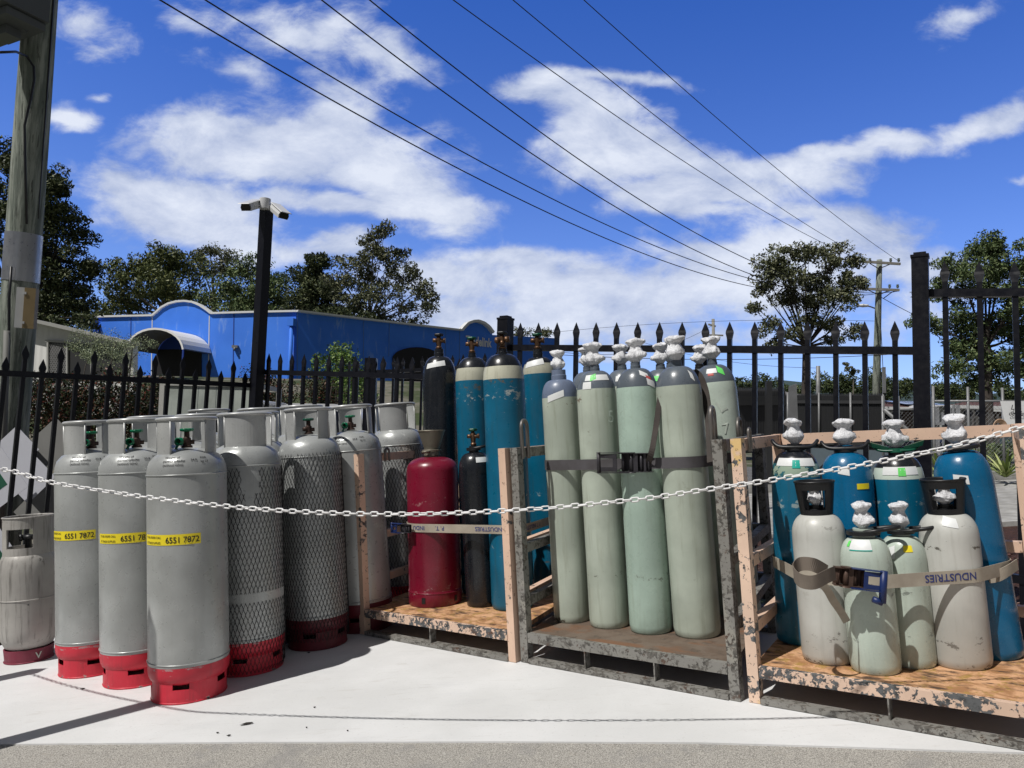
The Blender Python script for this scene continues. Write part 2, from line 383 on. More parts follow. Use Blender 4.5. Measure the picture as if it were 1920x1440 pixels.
BLK = paint('black_enamel', (0.010, 0.012, 0.016), 0.26, (0.16, 0.16, 0.16), 0.25, (0.05, 0.05, 0.05), 0.5, scr=0.35, chipscale=24)
MAROON = paint('maroon_enamel', (0.17, 0.006, 0.024), 0.3, (0.42, 0.26, 0.26), 0.22, (0.10, 0.012, 0.02), 0.4, scr=0.4, chipscale=26, zb=((.09, .06, (.35, .22, .22), .7), (.62, .07, (.40, .24, .24), .5), (.02, .03, (.10, .05, .05), .8)))
MINTBLUE = peel('mottled_mint_over_teal', (0.33, 0.43, 0.34), (0.02, 0.12, 0.16), None, 0.62, 9, 0.4, rust=(0.30, 0.36, 0.2))
WRAP, nt, b = new_mat('white_shrink_wrap'); b.inputs['Base Color'].default_value = (0.80, 0.81, 0.84, 1); b.inputs['Roughness'].default_value = 0.38
b.inputs['Subsurface Weight'].default_value = 0.15; b.inputs['Subsurface Radius'].default_value = (0.01, 0.01, 0.01); b.inputs['Subsurface Scale'].default_value = 0.5
g = NT(nt); nt.links.new(g.bump(g.noise(20, 6, 0.7, stretch=(1.4, 1.4, 1.0), dist=1.6), 0.9, 0.018), b.inputs['Normal'])
BRASS = paint('tarnished_brass', (0.15, 0.085, 0.05), 0.42, (0.45, 0.3, 0.12), 0.4, (0.05, 0.03, 0.02), 0.6, metal=0.75)
DBRASS = paint('dark_brass', (0.06, 0.035, 0.028), 0.5, (0.2, 0.12, 0.06), 0.3, (0.02, 0.015, 0.01), 0.5, metal=0.5)
GRNW = flat('green_plastic', (0.0, 0.17, 0.075), 0.32); GRND = flat('dark_green_handle', (0.0, 0.085, 0.045), 0.35)
BLKP = flat('black_plastic', (0.012, 0.013, 0.015), 0.42, var=0.2)
ZINC = paint('zinc_casting', (0.20, 0.185, 0.145), 0.5, (0.35, 0.33, 0.27), 0.3, (0.09, 0.08, 0.05), 0.5, metal=0.4)
STEEL = paint('bare_steel', (0.20, 0.19, 0.18), 0.45, (0.09, 0.04, 0.02), 0.3, (0.07, 0.04, 0.025), 0.55, metal=0.7)
YEL = flat('yellow_sticker', (0.86, 0.70, 0.025), 0.4, var=0.04); INK = flat('black_ink', (0.012, 0.012, 0.016), 0.6)
WLAB = flat('white_label', (0.76, 0.78, 0.78), 0.45, var=0.06); GLAB = flat('green_label', (0.15, 0.75, 0.15), 0.5); TLAB = flat('teal_label', (0.0, 0.42, 0.33), 0.5)
RLAB = flat('red_label', (0.55, 0.07, 0.06), 0.5); BLUEINK = flat('blue_ink', (0.035, 0.05, 0.20), 0.7); CHALK = flat('chalk', (0.55, 0.62, 0.55), 0.9)
NETM = flat('black_net_plastic', (0.008, 0.008, 0.010), 0.5)
DRED = paint('dark_grimy_red', (0.13, 0.010, 0.02), 0.5, (0.25, 0.2, 0.2), 0.3, (0.03, 0.015, 0.015), 0.6)

PI = math.pi
def cyl_matrix(xb, yb, xt, yt, w, h=0.0, turn=0.0, R=None):
    """frame of a cylinder from where its foot, top and width show; turn rotates it about its own axis"""
    Fp = slab(xb, yb, h); t = depth(Fp)
    hd = Fp - CAM; hd = (hd - hd.dot(NS) * NS).normalized()
    cz = F / math.hypot(F, xb - 960)
    r = w * cz * t / F / 2; r = w * cz * (t + r) / F / 2
    if R: r = R
    B = Fp + hd * r; Zb = depth(B); L = 1.0
    for i in range(6):
        T = P(xt, yt, Zb + L * NS.dot(FWD)); L = (T - B).length
    ax = (T - B).normalized()
    yh = (hd - hd.dot(ax) * ax).normalized()
    M = frame(B, ax, yh) @ Matrix.Rotation(turn, 4, 'Z')
    return M, r, L
def top_matrix(xt, yt, Z, turn=0.0, h=0.0):
    T = P(xt, yt, Z); H = (T - CAM).dot(NS) + EYE - h; B = T - NS * H
    hd = T - CAM; hd = (hd - hd.dot(NS) * NS).normalized()
    return frame(B, NS, hd) @ Matrix.Rotation(turn, 4, 'Z'), H

def surf_patch(mb, prof, a_c, aw, z0, z1, off=0.0015, n=14, k=6, tilt=0.0):
    """patch lying on a lathed surface; prof = list of (r, z)"""
    rs = [p[0] for p in prof]; zs = [p[1] for p in prof]
    rf = lambda z: float(np.interp(z, zs, rs))
    vv = []; fs = []
    for j in range(k + 1):
        for i in range(n + 1):
            a = a_c + aw * (i / n - 0.5); z = z0 + (z1 - z0) * j / k + tilt * (i / n - 0.5)
            r = rf(z) + off; dr = (rf(z + 0.004) - rf(z - 0.004)) / 0.008
            vv.append((r * math.sin(a), -r * math.cos(a), z - dr * off * 0.7))
    for j in range(k):
        for i in range(n):
            q = j * (n + 1) + i; fs.append((q, q + 1, q + n + 2, q + n + 1))
    mb.add(vv, fs, True)
def surf_text(mb, text, size, prof, a_c, z_c, off=0.0025, rot=0.0, sx=1.0):
    v, f, (x0, x1) = glyphs(text, size)
    rs = [p[0] for p in prof]; zs = [p[1] for p in prof]; rf = lambda z: float(np.interp(z, zs, rs))
    vv = []; xm = (x0 + x1) / 2
    cr_, sr_ = math.cos(rot), math.sin(rot)
    rr = rf(z_c)
    for p in v:
        x = (p[0] - xm) * sx; y = p[1] - size * 0.35
        x, y = x * cr_ - y * sr_, x * sr_ + y * cr_
        slope = (rf(z_c + 0.01) - rf(z_c - 0.01)) / 0.02; dz = y / math.sqrt(1 + slope * slope)
        z = z_c + dz; r = rf(z) + off
        a = a_c + x / max(rr, 0.03); vv.append((r * math.sin(a), -r * math.cos(a), z))
    mb.add(vv, f)

# ---- valves
def wheel(mb, r, z, th=0.008, lobes=6, M=None):
    n = 48; pts = []
    poly = [((r * (1 + 0.07 * math.cos(lobes * 2 * PI * i / n))) * math.cos(2 * PI * i / n), (r * (1 + 0.07 * math.cos(lobes * 2 * PI * i / n))) * math.sin(2 * PI * i / n)) for i in range(n)]
    vv = []
    for (s, zz) in ((0.55, z - th * 1.1), (0.92, z - th * 0.8), (1.0, z), (0.93, z + th * 0.6), (0.6, z + th * 0.5), (0.3, z + th * 0.1), (0.001, z + th * .1)):
        vv += [(x * s, y * s, zz) for x, y in poly]
    fs = []
    for j in range(6):
        for i in range(n): fs.append((j * n + i, j * n + (i + 1) % n, (j + 1) * n + (i + 1) % n, (j + 1) * n + i))
    mb.add(vv, fs, True, M)
def lpg_valve(parent, z, cap=True, wheelmat=None, s=1.0):
    v = MB()
    v.lathe([(0.0, z - .01), (.026*s, z - .01), (.026*s, z + .008), (.019*s, z + .012), (.019*s, z + .045), (.013*s, z + .05), (.012*s, z + .085), (.0, z + .086)], 16)
    v.tube([(0, 0, z + .03), (-.03*s, -.018*s, z + .03)], .013*s, 12); v.tube([(0, 0, z + .026), (.034*s, -.004, z + .026)], .011*s, 12)
    o = v.build('valve', DBRASS, parent)
    w = MB(); wheel(w, .031 * s, z + .088, .009); w.build('hand_wheel', wheelmat or GRNW, o)
    if cap:
        c = MB(); c.tube([(-.026, -.016, z + .03), (-.040, -.024, z + .03)], .019, 16, caps=False); c.torus(.017, .004, 0, 18, 6, Matrix.Translation((-.040, -.024, z + .03)) @ Matrix.Rotation(1.03, 4, 'Z') @ Matrix.Rotation(PI / 2, 4, 'Y'))
        c.beam((-.040, -.026, z + .018), (-.052, -.036, z - .006), .016, .003); c.build('outlet_cap', wheelmat or GRNW, o)
    return o
def brass_valve(parent, z, s=1.0, wheelmat=GRND, reg=False, black=False):
    v = MB()
    v.lathe([(0, z), (.016*s, z), (.02*s, z + .012), (.014*s, z + .02), (.017*s, z + .045), (.017*s, z + .075), (.012*s, z + .082), (.008*s, z + .10), (0, z + .10)], 14)
    v.tube([(0, 0, z + .06), (-.034*s, -.012, z + .06)], .012*s, 10); v.tube([(0, 0, z + .058), (.036*s, -.008, z + .058)], .0125*s, 10)
    v.tube([(.03*s, -.006, z + .058), (.038*s, -.008, z + .058)], .016*s, 10)
    o = v.build('valve', BRASS, parent)
    w = MB(); wheel(w, .027 * s, z + .10, .011, 5); w.build('hand_wheel', BLKP if black else wheelmat, o)
    if reg:
        g_ = MB()
        for dx, dz in ((-.03, .05), (.028, .055)): g_.tube([(dx, -.02, z + dz), (dx, -.042, z + dz)], .017, 14)
        g_.tube([(0, -.01, z + .035), (0.0, -.05, z + .035)], .013, 10); g_.build('regulator', BRASS, o)
    return o
def wrap_valve(parent, z, s=1.0, seed=0, tall=1.0):
    rnd = random.Random(seed); n = 44
    prof = [(.017, 0), (.021, .006), (.034, .018), (.040, .032), (.036, .05), (.027, .066), (.025, .076), (.036, .086), (.043, .094), (.042, .103), (.026, .110), (.001, .112)]
    zs = np.linspace(0, 1, 34); pz = [p[1] for p in prof]; pr = [p[0] for p in prof]
    t = np.linspace(0, len(prof) - 1, 34); vv = []; ph = rnd.uniform(0, 6.28); ex = rnd.uniform(0, PI); lean = rnd.uniform(-.08, .08)
    for q in t:
        i = min(int(q), len(prof) - 2); fr = q - i; r = pr[i] * (1 - fr) + pr[i + 1] * fr; zz = pz[i] * (1 - fr) + pz[i + 1] * fr
        for j in range(n):
            a = 2 * PI * j / n; nx = mnoise.noise(Vector((math.cos(a) * 1.6 + seed * 3.1, math.sin(a) * 1.6, zz * 30)))
            ny = mnoise.noise(Vector((math.cos(a) * 4.5, math.sin(a) * 4.5 + seed * 7.7, zz * 80)))
            nf = abs(mnoise.noise(Vector((math.cos(a) * 2.5 + 9, math.sin(a) * 2.5 + seed, zz * 45 + math.cos(a) * 2))))
            side = max(0, math.cos(a - ph)) ** 6 * (.018 if .02 < zz < .05 else 0) + max(0, math.cos(a - ph - 2.6)) ** 8 * (.012 if .025 < zz < .055 else 0)
            k = 1 + .24 * nx + .04 * ny - .12 * nf * (1 if zz > .01 else 0) + .045 * math.cos(7 * a + 5 * nx + zz * 60) * (1 if zz > .01 else 0)
            k *= 1 + .12 * math.cos(2 * (a - ex)) * (1 if zz > .08 else .4)
            rr = (r * k + side) * s
            vv.append((rr * math.cos(a) + lean * zz, rr * math.sin(a), z + (zz + .012 * nx * (zz > .06)) * s * tall))
    fs = [(i * n + j, i * n + (j + 1) % n, (i + 1) * n + (j + 1) % n, (i + 1) * n + j) for i in range(33) for j in range(n)]
    m = MB(); m.add(vv, fs, True); return m.build('valve_wrap', WRAP, parent)

# ---- LPG cylinder
def lpg(label, M, H=1.345, R=0.181, arcs=((0.62, 2.52), (-2.52, -0.62)), sticker=None, net=None, foot=None, valve=True, cap=True, weight=None, group='silver propane cylinders standing on the slab', wheelmat=None, wn_=('33.8', 'kg 21')):
    t = thing('propane_cylinder', label, 'gas cylinder', M, group)
    k = H / 1.345; z = lambda v: v * k
    Rc = R * .735
    body = [(R, z(.168)), (R, z(1.075)), (R * .985, z(1.10)), (R * .93, z(1.132)), (R * .80, z(1.160)), (R * .6, z(1.178)), (R * .35, z(1.190)), (R * .14, z(1.195)), (.001, z(1.196))]
    m = MB(); m.lathe(body, 64)
    for zz in (z(.182), z(1.066)): m.torus(R + .0005, .0035, zz, 64, 8)
    m.build('body', LPG, t)
    fm = foot or REDF
    m = MB(); m.lathe([(R + .0008, z(.168)), (R + .0008, z(.138)), (R * .99, z(.118)), (R * .95, z(.100)), (R * .88, z(.088)), (R * .6, z(.07)), (0.001, z(.065))][::-1], 64); m.build('lower_band', fm, t)
    m = MB(); Rf = R * .925
    nslot = 5
    for i in range(nslot):
        a = 2 * PI * i / nslot + .35; h = 2 * PI / nslot
        m.arc_panel(Rf, Rf, 0.0, z(.066), a - h / 2, a + h / 2, .005, 12)
        m.arc_panel(Rf, Rf, z(.066), z(.096), a - h / 2 + .22, a + h / 2 - .22, .005, 10)
    m.torus(Rf - .002, .005, 0.005, 56, 8)
    m.build('foot_ring', fm, t)
    c = MB()
    for (a0, a1) in arcs:
        c.arc_panel(Rc, Rc, z(1.150), z(1.337), a0, a1, .004, max(4, int(abs(a1 - a0) * 9)))
        for a in (a0, a1): c.tube([(Rc * math.sin(a), -Rc * math.cos(a), z(1.145)), (Rc * math.sin(a), -Rc * math.cos(a), z(1.33))], .0045, 6)
    c.torus(Rc, .0095, z(1.337), 56, 8)
    c.build('collar', LPG2, t)
    if valve: lpg_valve(t, z(1.196), cap, wheelmat)
    if sticker:
        a0, dz_ = sticker; s = MB(); zc = z(.735) + dz_
        W = .300
        surf_patch(s, body, a0, W / R, zc - .0245, zc + .0245, .0015, 30, 2)
        st = s.build('yellow_sticker', YEL, t)
        x = MB()
        surf_text(x, '6551 7872', .039, body, a0 + .069 / R, zc - .001, .003, sx=.90)
        x.build('phone_number', INK, st); x = MB()
        surf_text(x, 'TO RE-ORDER CALL', .0145, body, a0 - .082 / R, zc + .012, .003, sx=.80)
        x.build('sticker_text', INK, st); x = MB()
        surf_text(x, 'PT TRADE SUPPLIES:', .0145, body, a0 - .080 / R, zc - .013, .003, sx=.78)
        x.build('sticker_text', INK, st)
    if weight is not None:
        x = MB(); a = weight
        # stencil lines on the shoulder
        surf_text(x, 'Weight of', .0165, body, a - .38, z(1.150), .003); surf_text(x, 'painted cylinder', .0165, body, a - .30, z(1.134), .003, sx=.95); surf_text(x, '(without valve)', .0155, body, a - .32, z(1.115), .003)
        surf_text(x, wn_[0], .0165, body, a + .22, z(1.137), .003); surf_text(x, 'FOR', .0155, body, a + .50, z(1.146), .003); surf_text(x, wn_[1], .0165, body, a + .50, z(1.128), .003)
        x.build('weight_stencil', INK, t)
    if net:
        m = MB(); zlo, zhi, gaps, nd = net
        rs = [p[0] for p in body[:-2]]; zs = [p[1] for p in body[:-2]]
        rf = lambda q: float(np.interp(q, [0.0, .02] + zs, [Rf, Rf + .004] + rs)) if q > z(.09) else (R * .93 if q < .03 else R * .97)
        cell = 2 * PI * R / nd; rh = cell * 1.45; wv = .00135
        rnd = random.Random(int(R * 1e4) + nd)
        for sgn in (1, -1):
            for i in range(nd):
                steps = int((zhi - zlo) / (rh / 4)); cur = []
                top = zhi + rnd.uniform(-.02, .02)
                for q in range(steps + 1):
                    zz = zlo + (zhi - zlo) * q / steps
                    if zz > top: break
                    u = (zz - zlo) / rh
                    saw = u - 0.16 * math.sin(2 * PI * u * 1.0 + (0 if sgn > 0 else 0)) / 2
                    a = 2 * PI / nd * (i + sgn * saw * 0.5 + .35)
                    aa = (a + PI) % (2 * PI) - PI
                    skip = any(g0 < zz < g1 and b0 < aa < b1 for (g0, g1, b0, b1) in gaps)
                    if skip:
                        if len(cur) > 1: m.tube(cur, wv, 3, caps=False)
                        cur = []; continue
                    r = rf(zz) + .0045
                    cur.append((r * math.sin(a), -r * math.cos(a), zz))
                if len(cur) > 1: m.tube(cur, wv, 3, caps=False)
        m.build('net_sleeve', NETM, t)
    return t

# ---- high pressure gas cylinder
def gas(name, label, M, R, H, bands, neck=(.030, .045, None), dome=.125, valve=('wrap', 1.0, 1), group=None, labels=(), handle=None, cat='gas cylinder', texts=()):
    """bands: [(z_from_top_of_body, part name, material)...] ordered from the foot up; H = body top (base of neck ring)"""
    t = thing(name, label, cat, M, group)
    zs_ = H - dome
    full = [(.001, .012), (R * .80, .004), (R * .90, 0.0), (R * .965, .008), (R, .035), (R, zs_)]
    for i in range(1, 11):
        u = i / 10; rn = neck[0]
        full.append((rn + (R - rn) * math.cos(u * PI / 2) ** .88, zs_ + dome * math.sin(u * PI / 2) ** .95 ))
    prof = [p for p in full if p[1] >= .03]
    zcut = [b[0] for b in bands[1:]] + [H + 1]
    lo = -1
    rs = [p[0] for p in full[4:]]; zz_ = [p[1] for p in full[4:]]
    for (z0, pname, mat), z1 in zip(bands, zcut):
        pts = []
        if z0 > 0: pts.append((float(np.interp(z0, zz_, rs)), z0))
        else: pts += full[:4]
        pts += [p for p in full[4:] if z0 + 1e-5 < p[1] < z1 - 1e-5]
        if z1 < H: pts.append((float(np.interp(z1, zz_, rs)), z1))
        m = MB(); m.lathe(pts, 56); m.build(pname, mat, t)
    rn, hn, nm = neck
    m = MB(); m.lathe([(rn * .8, H - .012), (rn, H - .008), (rn, H + hn * .45), (rn * .93, H + hn * .5), (rn * .93, H + hn), (rn * .5, H + hn), (.001, H + hn)], 28)
    m.build('neck_ring', nm or bands[-1][2], t)
    kind, s, seed = valve[:3]; zt = H + hn
    if kind == 'wrap': wrap_valve(t, zt, s, seed)
    elif kind == 'brass': brass_valve(t, zt, s, black=(len(valve) > 3 and valve[3] == 'black'))
    elif kind == 'reg': brass_valve(t, zt, s, reg=True, black=True)
    for (a, aw, z0, z1, mat, tl) in labels:
        s_ = MB(); surf_patch(s_, prof, a, aw, z0, z1, .0018, 10, 5, tl); s_.build('label', mat, t)
    for (tx, size, a, z0, mat, rot) in texts:
        s_ = MB(); surf_text(s_, tx, size, prof, a, z0, .0028, rot); s_.build('marking', mat, t)
    if handle == 'guard':
        m = MB(); z0 = H - .012; r0 = R * .60; r1 = R * .76; hh = .142
        rr = lambda q: r0 + (r1 - r0) * (q / hh)
        m.arc_panel(rr(0), rr(.026), z0, z0 + .026, -PI, PI, .007, 48)
        for (a0, a1) in ((.55, 2.5), (-2.75, -.80)): m.arc_panel(rr(.026), rr(.108), z0 + .026, z0 + .108, a0, a1, .007, 20)
        m.arc_panel(rr(.108), rr(hh), z0 + .108, z0 + hh, -PI, PI, .007, 48)
        m.torus(rr(hh) - .002, .005, z0 + hh, 48, 6)
        m.build('valve_guard', BLKP, t)
    elif handle in ('tulip', 'tulip_green'):
        pts = []
        for i in range(40):
            a = 2 * PI * i / 40; cx, sy = math.cos(a), math.sin(a)
            x = .098 * (abs(cx) ** .8) * (1 if cx > 0 else -1); y = .042 * sy
            pts.append((x, y, H + hn * .55 + .030 * abs(cx) ** 5))
        m = MB(); m.tube(pts, .0085, 8, closed=True); m.lathe([(rn * 1.02, H + .002), (rn * 1.35, H + .004), (rn * 1.35, H + hn * .8), (rn * 1.02, H + hn * .85)], 28)
        if handle == 'tulip_green':
            m = MB(); 
            for sx in (-1, 1):
                m.hexa([(sx * .03, -.035, H + hn * .5), (sx * .105, -.038, H + hn * .5 + .022), (sx * .105, .038, H + hn * .5 + .022), (sx * .03, .035, H + hn * .5)] + [(sx * .03, -.04, H + hn * .5 + .018), (sx * .112, -.045, H + hn * .5 + .045), (sx * .112, .045, H + hn * .5 + .045), (sx * .03, .04, H + hn * .5 + .018)])
            m.tube([(x, y, z) for (x, y, z) in pts], .006, 8, closed=True); m.lathe([(rn * 1.02, H + hn * .3), (rn * 1.5, H + hn * .35), (rn * 1.4, H + hn * .8), (rn * 1.02, H + hn * .85)], 28)
        m.build('carry_handle', GRND if handle == 'tulip_green' else BLKP, t)
    elif handle == 'ring':
        m = MB(); m.torus(.075, .0085, H + hn * .5, 40, 8, sy=.8); m.torus(rn * 1.15, .008, H + hn * .4, 28, 8)
        m.build('carry_handle', BLKP, t)
    elif handle == 'side':
        pts = []
        for i in range(36):
            a = 2 * PI * i / 36; pts.append((.052 + .078 * math.cos(a), .036 * math.sin(a) * (1.25 if math.cos(a) < 0 else .9), H + hn * .55 + .010 * (1 + math.cos(a))))
        m = MB(); m.tube(pts, .0085, 8, closed=True); m.lathe([(rn * 1.02, H + hn * .25), (rn * 1.5, H + hn * .3), (rn * 1.5, H + hn * .75), (rn * 1.02, H + hn * .8)], 28)
        m.build('carry_handle', BLKP, t)
    return t

# ------------------------------------------------------------------ place the propane cylinders
AR = ((0.62, 2.52), (-2.52, -0.62)); AR3 = ((-0.85, 0.85), (1.55, 2.35), (-2.35, -1.55)); 
def L_(label, px, turn=0, **k):
    M, r, L = cyl_matrix(*px, turn=turn); k.setdefault('R', r); return lpg(label, M, H=L, **k)
CYL = {}
CYL['A1'] = L_('silver propane cylinder with yellow phone sticker, in the front row beside the small dented tank', (176,1270,171,790,138), turn=.32, R=.180, sticker=(-1.07, .005), weight=-.35, arcs=((-1.9,-.55),(.10,1.15),(1.9,2.6)))
CYL['A2'] = L_('silver propane cylinder with yellow phone sticker, middle of the three in the front row', (262,1291,256,786,146), turn=.18, R=.181, sticker=(-.59, .008), weight=-.12, wn_=('33.8', 'kg 21'))
CYL['A3'] = L_('silver propane cylinder with yellow phone sticker on red foot, nearest the camera', (356,1321,350,783,155), turn=.05, R=.182, sticker=(-.57, .028), weight=-.10, wn_=('34.0', 'kg 23'))
CYL['N1'] = L_('propane cylinder in torn black net with a bare band near its foot', (468,1270,459,775,140), R=.184, arcs=((-.86,.86),(1.6,2.3),(-2.3,-1.6)), net=(.012, 1.06, ((.372,.412,-3.2,3.2),(.93,1.2,-.12,.34),(.86,1.2,-.02,.2)), 56), valve=False)
CYL['N2'] = L_('propane cylinder fully sleeved in black net from shoulder to dark red foot', (597,1221,577,766,116), R=.180, arcs=((.42,1.05),(-1.35,-.62),(2.5,3.75)), net=(.05, 1.115, (), 54), foot=DRED, cap=False, wheelmat=GRND)
CYL['P1'] = L_('plain silver propane cylinder seen through the end frame of the left pallet cage', (683,1190,655,761,120), R=.185, arcs=((.95,2.2),(-1.35,-.72),(2.6,3.7)), weight=-.1, foot=DRED)
CYL['N3'] = L_('netted propane cylinder farthest back, beside the tall black cylinder', (765,1150,740,757,106), R=.184, arcs=((-.95,.62),(1.5,2.4),(-2.4,-1.6)), net=(.05, 1.13, (), 54), valve=False)
for (lab, xt, yt, Z, tn) in (('propane cylinder mostly hidden behind the first two sticker cylinders, only its collar showing', 284, 781, 4.72, .5),
        ('propane cylinder hidden directly behind the nearest sticker cylinder', 376, 777, 4.42, 0),
        ('propane cylinder collar peeping over two others, in front of the pale panel', 392, 768, 5.35, .3),
        ('propane cylinder directly behind the torn net one, collar rim just above it', 478, 773, 4.55, .1),
        ('propane cylinder third deep behind the torn net one', 486, 766, 5.06, .2),
        ('propane cylinder hidden behind the fully netted cylinder', 565, 761, 5.05, .4)):
    M, H = top_matrix(xt, yt, Z, tn)
    lpg(lab, M, H=H, arcs=((.95, 2.0), (-2.0, -.95), (2.8, 3.5)) if tn != .5 else ((-.2, 1.2), (2.2, 3.6)), valve=(tn in (.4,)), foot=DRED)

# small battered aluminium forklift tank
M, r, L = cyl_matrix(55, 1245, 53, 968, 103)
t = thing('forklift_tank', 'small dented bare aluminium tank with wide cut out collar, far left of the row', 'gas cylinder', M)
k = L / .83; z = lambda v: v * k; R = .152
tank_prof = [(R * .55, z(.06)), (R * .8, z(.085)), (R * .97, z(.14)), (R, z(.19)), (R, z(.50)), (R * .985, z(.54)), (R * .93, z(.585)), (R * .84, z(.615)), (R * .74, z(.628)), (R * .4, z(.64)), (.001, z(.645))]
m = MB(); m.lathe(tank_prof, 60); m.torus(R, .004, z(.36), 60, 8); m.build('body', ALU, t)
m = MB(); m.arc_panel(R * .80, R * .84, 0, z(.075), -PI, PI, .006, 48); m.torus(R * .81, .005, .005, 48, 6); m.build('foot_ring', PINK, t)
m = MB(); Rc = R * .85
m.arc_panel(Rc, Rc, z(.61), z(.655), -PI, PI, .005, 56)
for (a0, a1) in ((.18, 2.7), (-2.2, -.98)): m.arc_panel(Rc, Rc, z(.655), z(.765), a0, a1, .005, 24)
m.arc_panel(Rc, Rc, z(.765), z(.83), -PI, PI, .005, 56); m.torus(Rc, .005, z(.83), 56, 8); m.build('collar', ALU, t)
v = MB(); v.tube([(-.03, -.02, z(.71)), (.03, -.05, z(.71))], .016, 12); v.tube([(-.045, -.02, z(.71)), (-.03, -.02, z(.71))], .022, 12); v.lathe([(0, z(.64)), (.02, z(.64)), (.016, z(.72)), (0, z(.73))], 14); v.build('valve', BLKP, t)
m = MB()
surf_text(m, 'V', .05, [(R * .82, 0), (R * .84, .1)], .35, z(.04), .006); m.build('marking', CHALK, t)

# ------------------------------------------------------------------ gas cylinders in the three pallet cages
D = 0.15
def G_(name, label, px, bands, h=D, R=None, **k):
    M, r, L = cyl_matrix(*px, h=h, R=R, turn=k.pop('turn', 0)); hn = k.get('neck', (.03, .045, None))[1]
    H = L - hn
    bb = [(z0 if z0 >= 0 else H + z0, n, m) for (z0, n, m) in bands]
    Ha = 1.5 if H > 1.45 else 1.325 if H > 1.2 else .86 if H > .7 else .605 if H > .56 else .53
    k['labels'] = [(a, w_, z0 - Ha + H, z1 - Ha + H, mt, tl) for (a, w_, z0, z1, mt, tl) in k.get('labels', ())]
    k['texts'] = [(tx, sz, a, z0 - Ha + H, mt, rt) for (tx, sz, a, z0, mt, rt) in k.get('texts', ())]
    print('%-60s H %.3f r %.3f at %.2f %.2f' % (label[:60], H, r, (M.translation - CAM).dot(E1), (M.translation - CAM).dot(E2)))
    o = gas(name, label, M, R or r, H, bb, **k); CYL[name + str(len(CYL))] = o; o['_r'] = R or r
    return o
# positions of label patches are given from the top, filled in by H
def lab(H, a, aw, d0, d1, mat, tilt=0.0): return (a, aw, H - d0, H - d1, mat, tilt)
P1, P2, P3 = [], [], []
g1_ = 'gas cylinders in the left pallet cage'; g2_ = 'sage green gas cylinders strapped in the middle cage'; g3_ = 'gas cylinders in the right pallet cage'
Hn = 1.55
P1.append(G_('tall_gas_cylinder', 'tall black cylinder with bare brass valve, behind the maroon one', (832,1114,823,655,62), [(0,'body',BLK)], R=.113, neck=(.034,.05,BLK), dome=.15, valve=('brass',1.15,1,'black'), group=g1_, labels=[(-.25,1.3,1.42,1.455,WLAB,.02)]))
P1.append(G_('tall_gas_cylinder', 'tall teal cylinder with cream band and green wheel, in front of the shop sign', (900,1117,885,662,66), [(0,'body',TEAL),(-.158,'cream_band',CREAM),(-.075,'shoulder',BLK)], R=.116, neck=(.027,.03,BLK), dome=.165, valve=('brass',1.15,2), group=g1_))
P1.append(G_('tall_gas_cylinder', 'tall teal cylinder with twin outlet regulator, front one beside the pallet post', (962,1147,942,655,80), [(0,'body',TEAL),(-.155,'cream_band',CREAM),(-.078,'shoulder',BLK)], R=.124, neck=(.030,.03,BLK), dome=.165, valve=('reg',1.2,3), group=g1_))
P1.append(G_('tall_gas_cylinder', 'tall chipped teal cylinder with green wheel, half hidden left of the sage cylinders', (1034,1106,1008,655,62), [(0,'body',TEAL),(-.115,'cream_band',CREAM),(-.045,'shoulder',BLK)], R=.113, neck=(.034,.055,BLK), dome=.15, valve=('brass',1.25,4), group=g1_, labels=[(-.3,1.4,1.435,1.475,WLAB,.02)]))
P1.append(G_('squat_gas_cylinder', 'maroon cylinder with tapered metal valve shroud', (817,1140,810,853,97), [(0,'body',MAROON)], R=.161, neck=(.045,.012,ZINC), dome=.085, valve=('none',1,0), group=g1_, turn=.3))
mar = P1[-1]
m = MB(); m.lathe([(.052, -.01), (.050, .0), (.047, .03), (.052, .045), (.082, .135), (.084, .14), (.088, .143), (.086, .148), (.080, .148), (.049, .045), (.02, .03)], 10)
m.torus(.055, .005, .022, 24, 6); m.tube([(-.03, -.05, .015), (-.075, -.03, .012)], .008, 8)
for v in range(len(m.v)): m.v[v] = (m.v[v][0], m.v[v][1], m.v[v][2] + .93 - .012)
m.build('valve_shroud', ZINC, mar)
m = MB(); m.lathe([(.001, .0), (.158, .0), (.1635, .012), (.1635, .07), (.1625, .09), (.158, .10)], 56); m.torus(.162, .004, .082, 56, 6)
for a in (-.75, .55, 1.9):
    m.mi = 1; m.arc_panel(.166, .166, .025, .060, a - .07, a + .07, .002, 4); m.mi = 0
m.build('foot_ring', [MAROON, BLKP], mar)
P1.append(G_('small_gas_cylinder', 'short black scuffed cylinder with pale green wheel, right of the maroon one', (906,1140,888,836,60), [(0,'body',BLK)], R=.099, neck=(.03,.04,BLK), dome=.11, valve=('brass',1.0,6), group=g1_, handle='side', labels=[(.55,.9,.80,.83,WLAB,.0),(.6,.75,.735,.775,BLKP,.0)]))

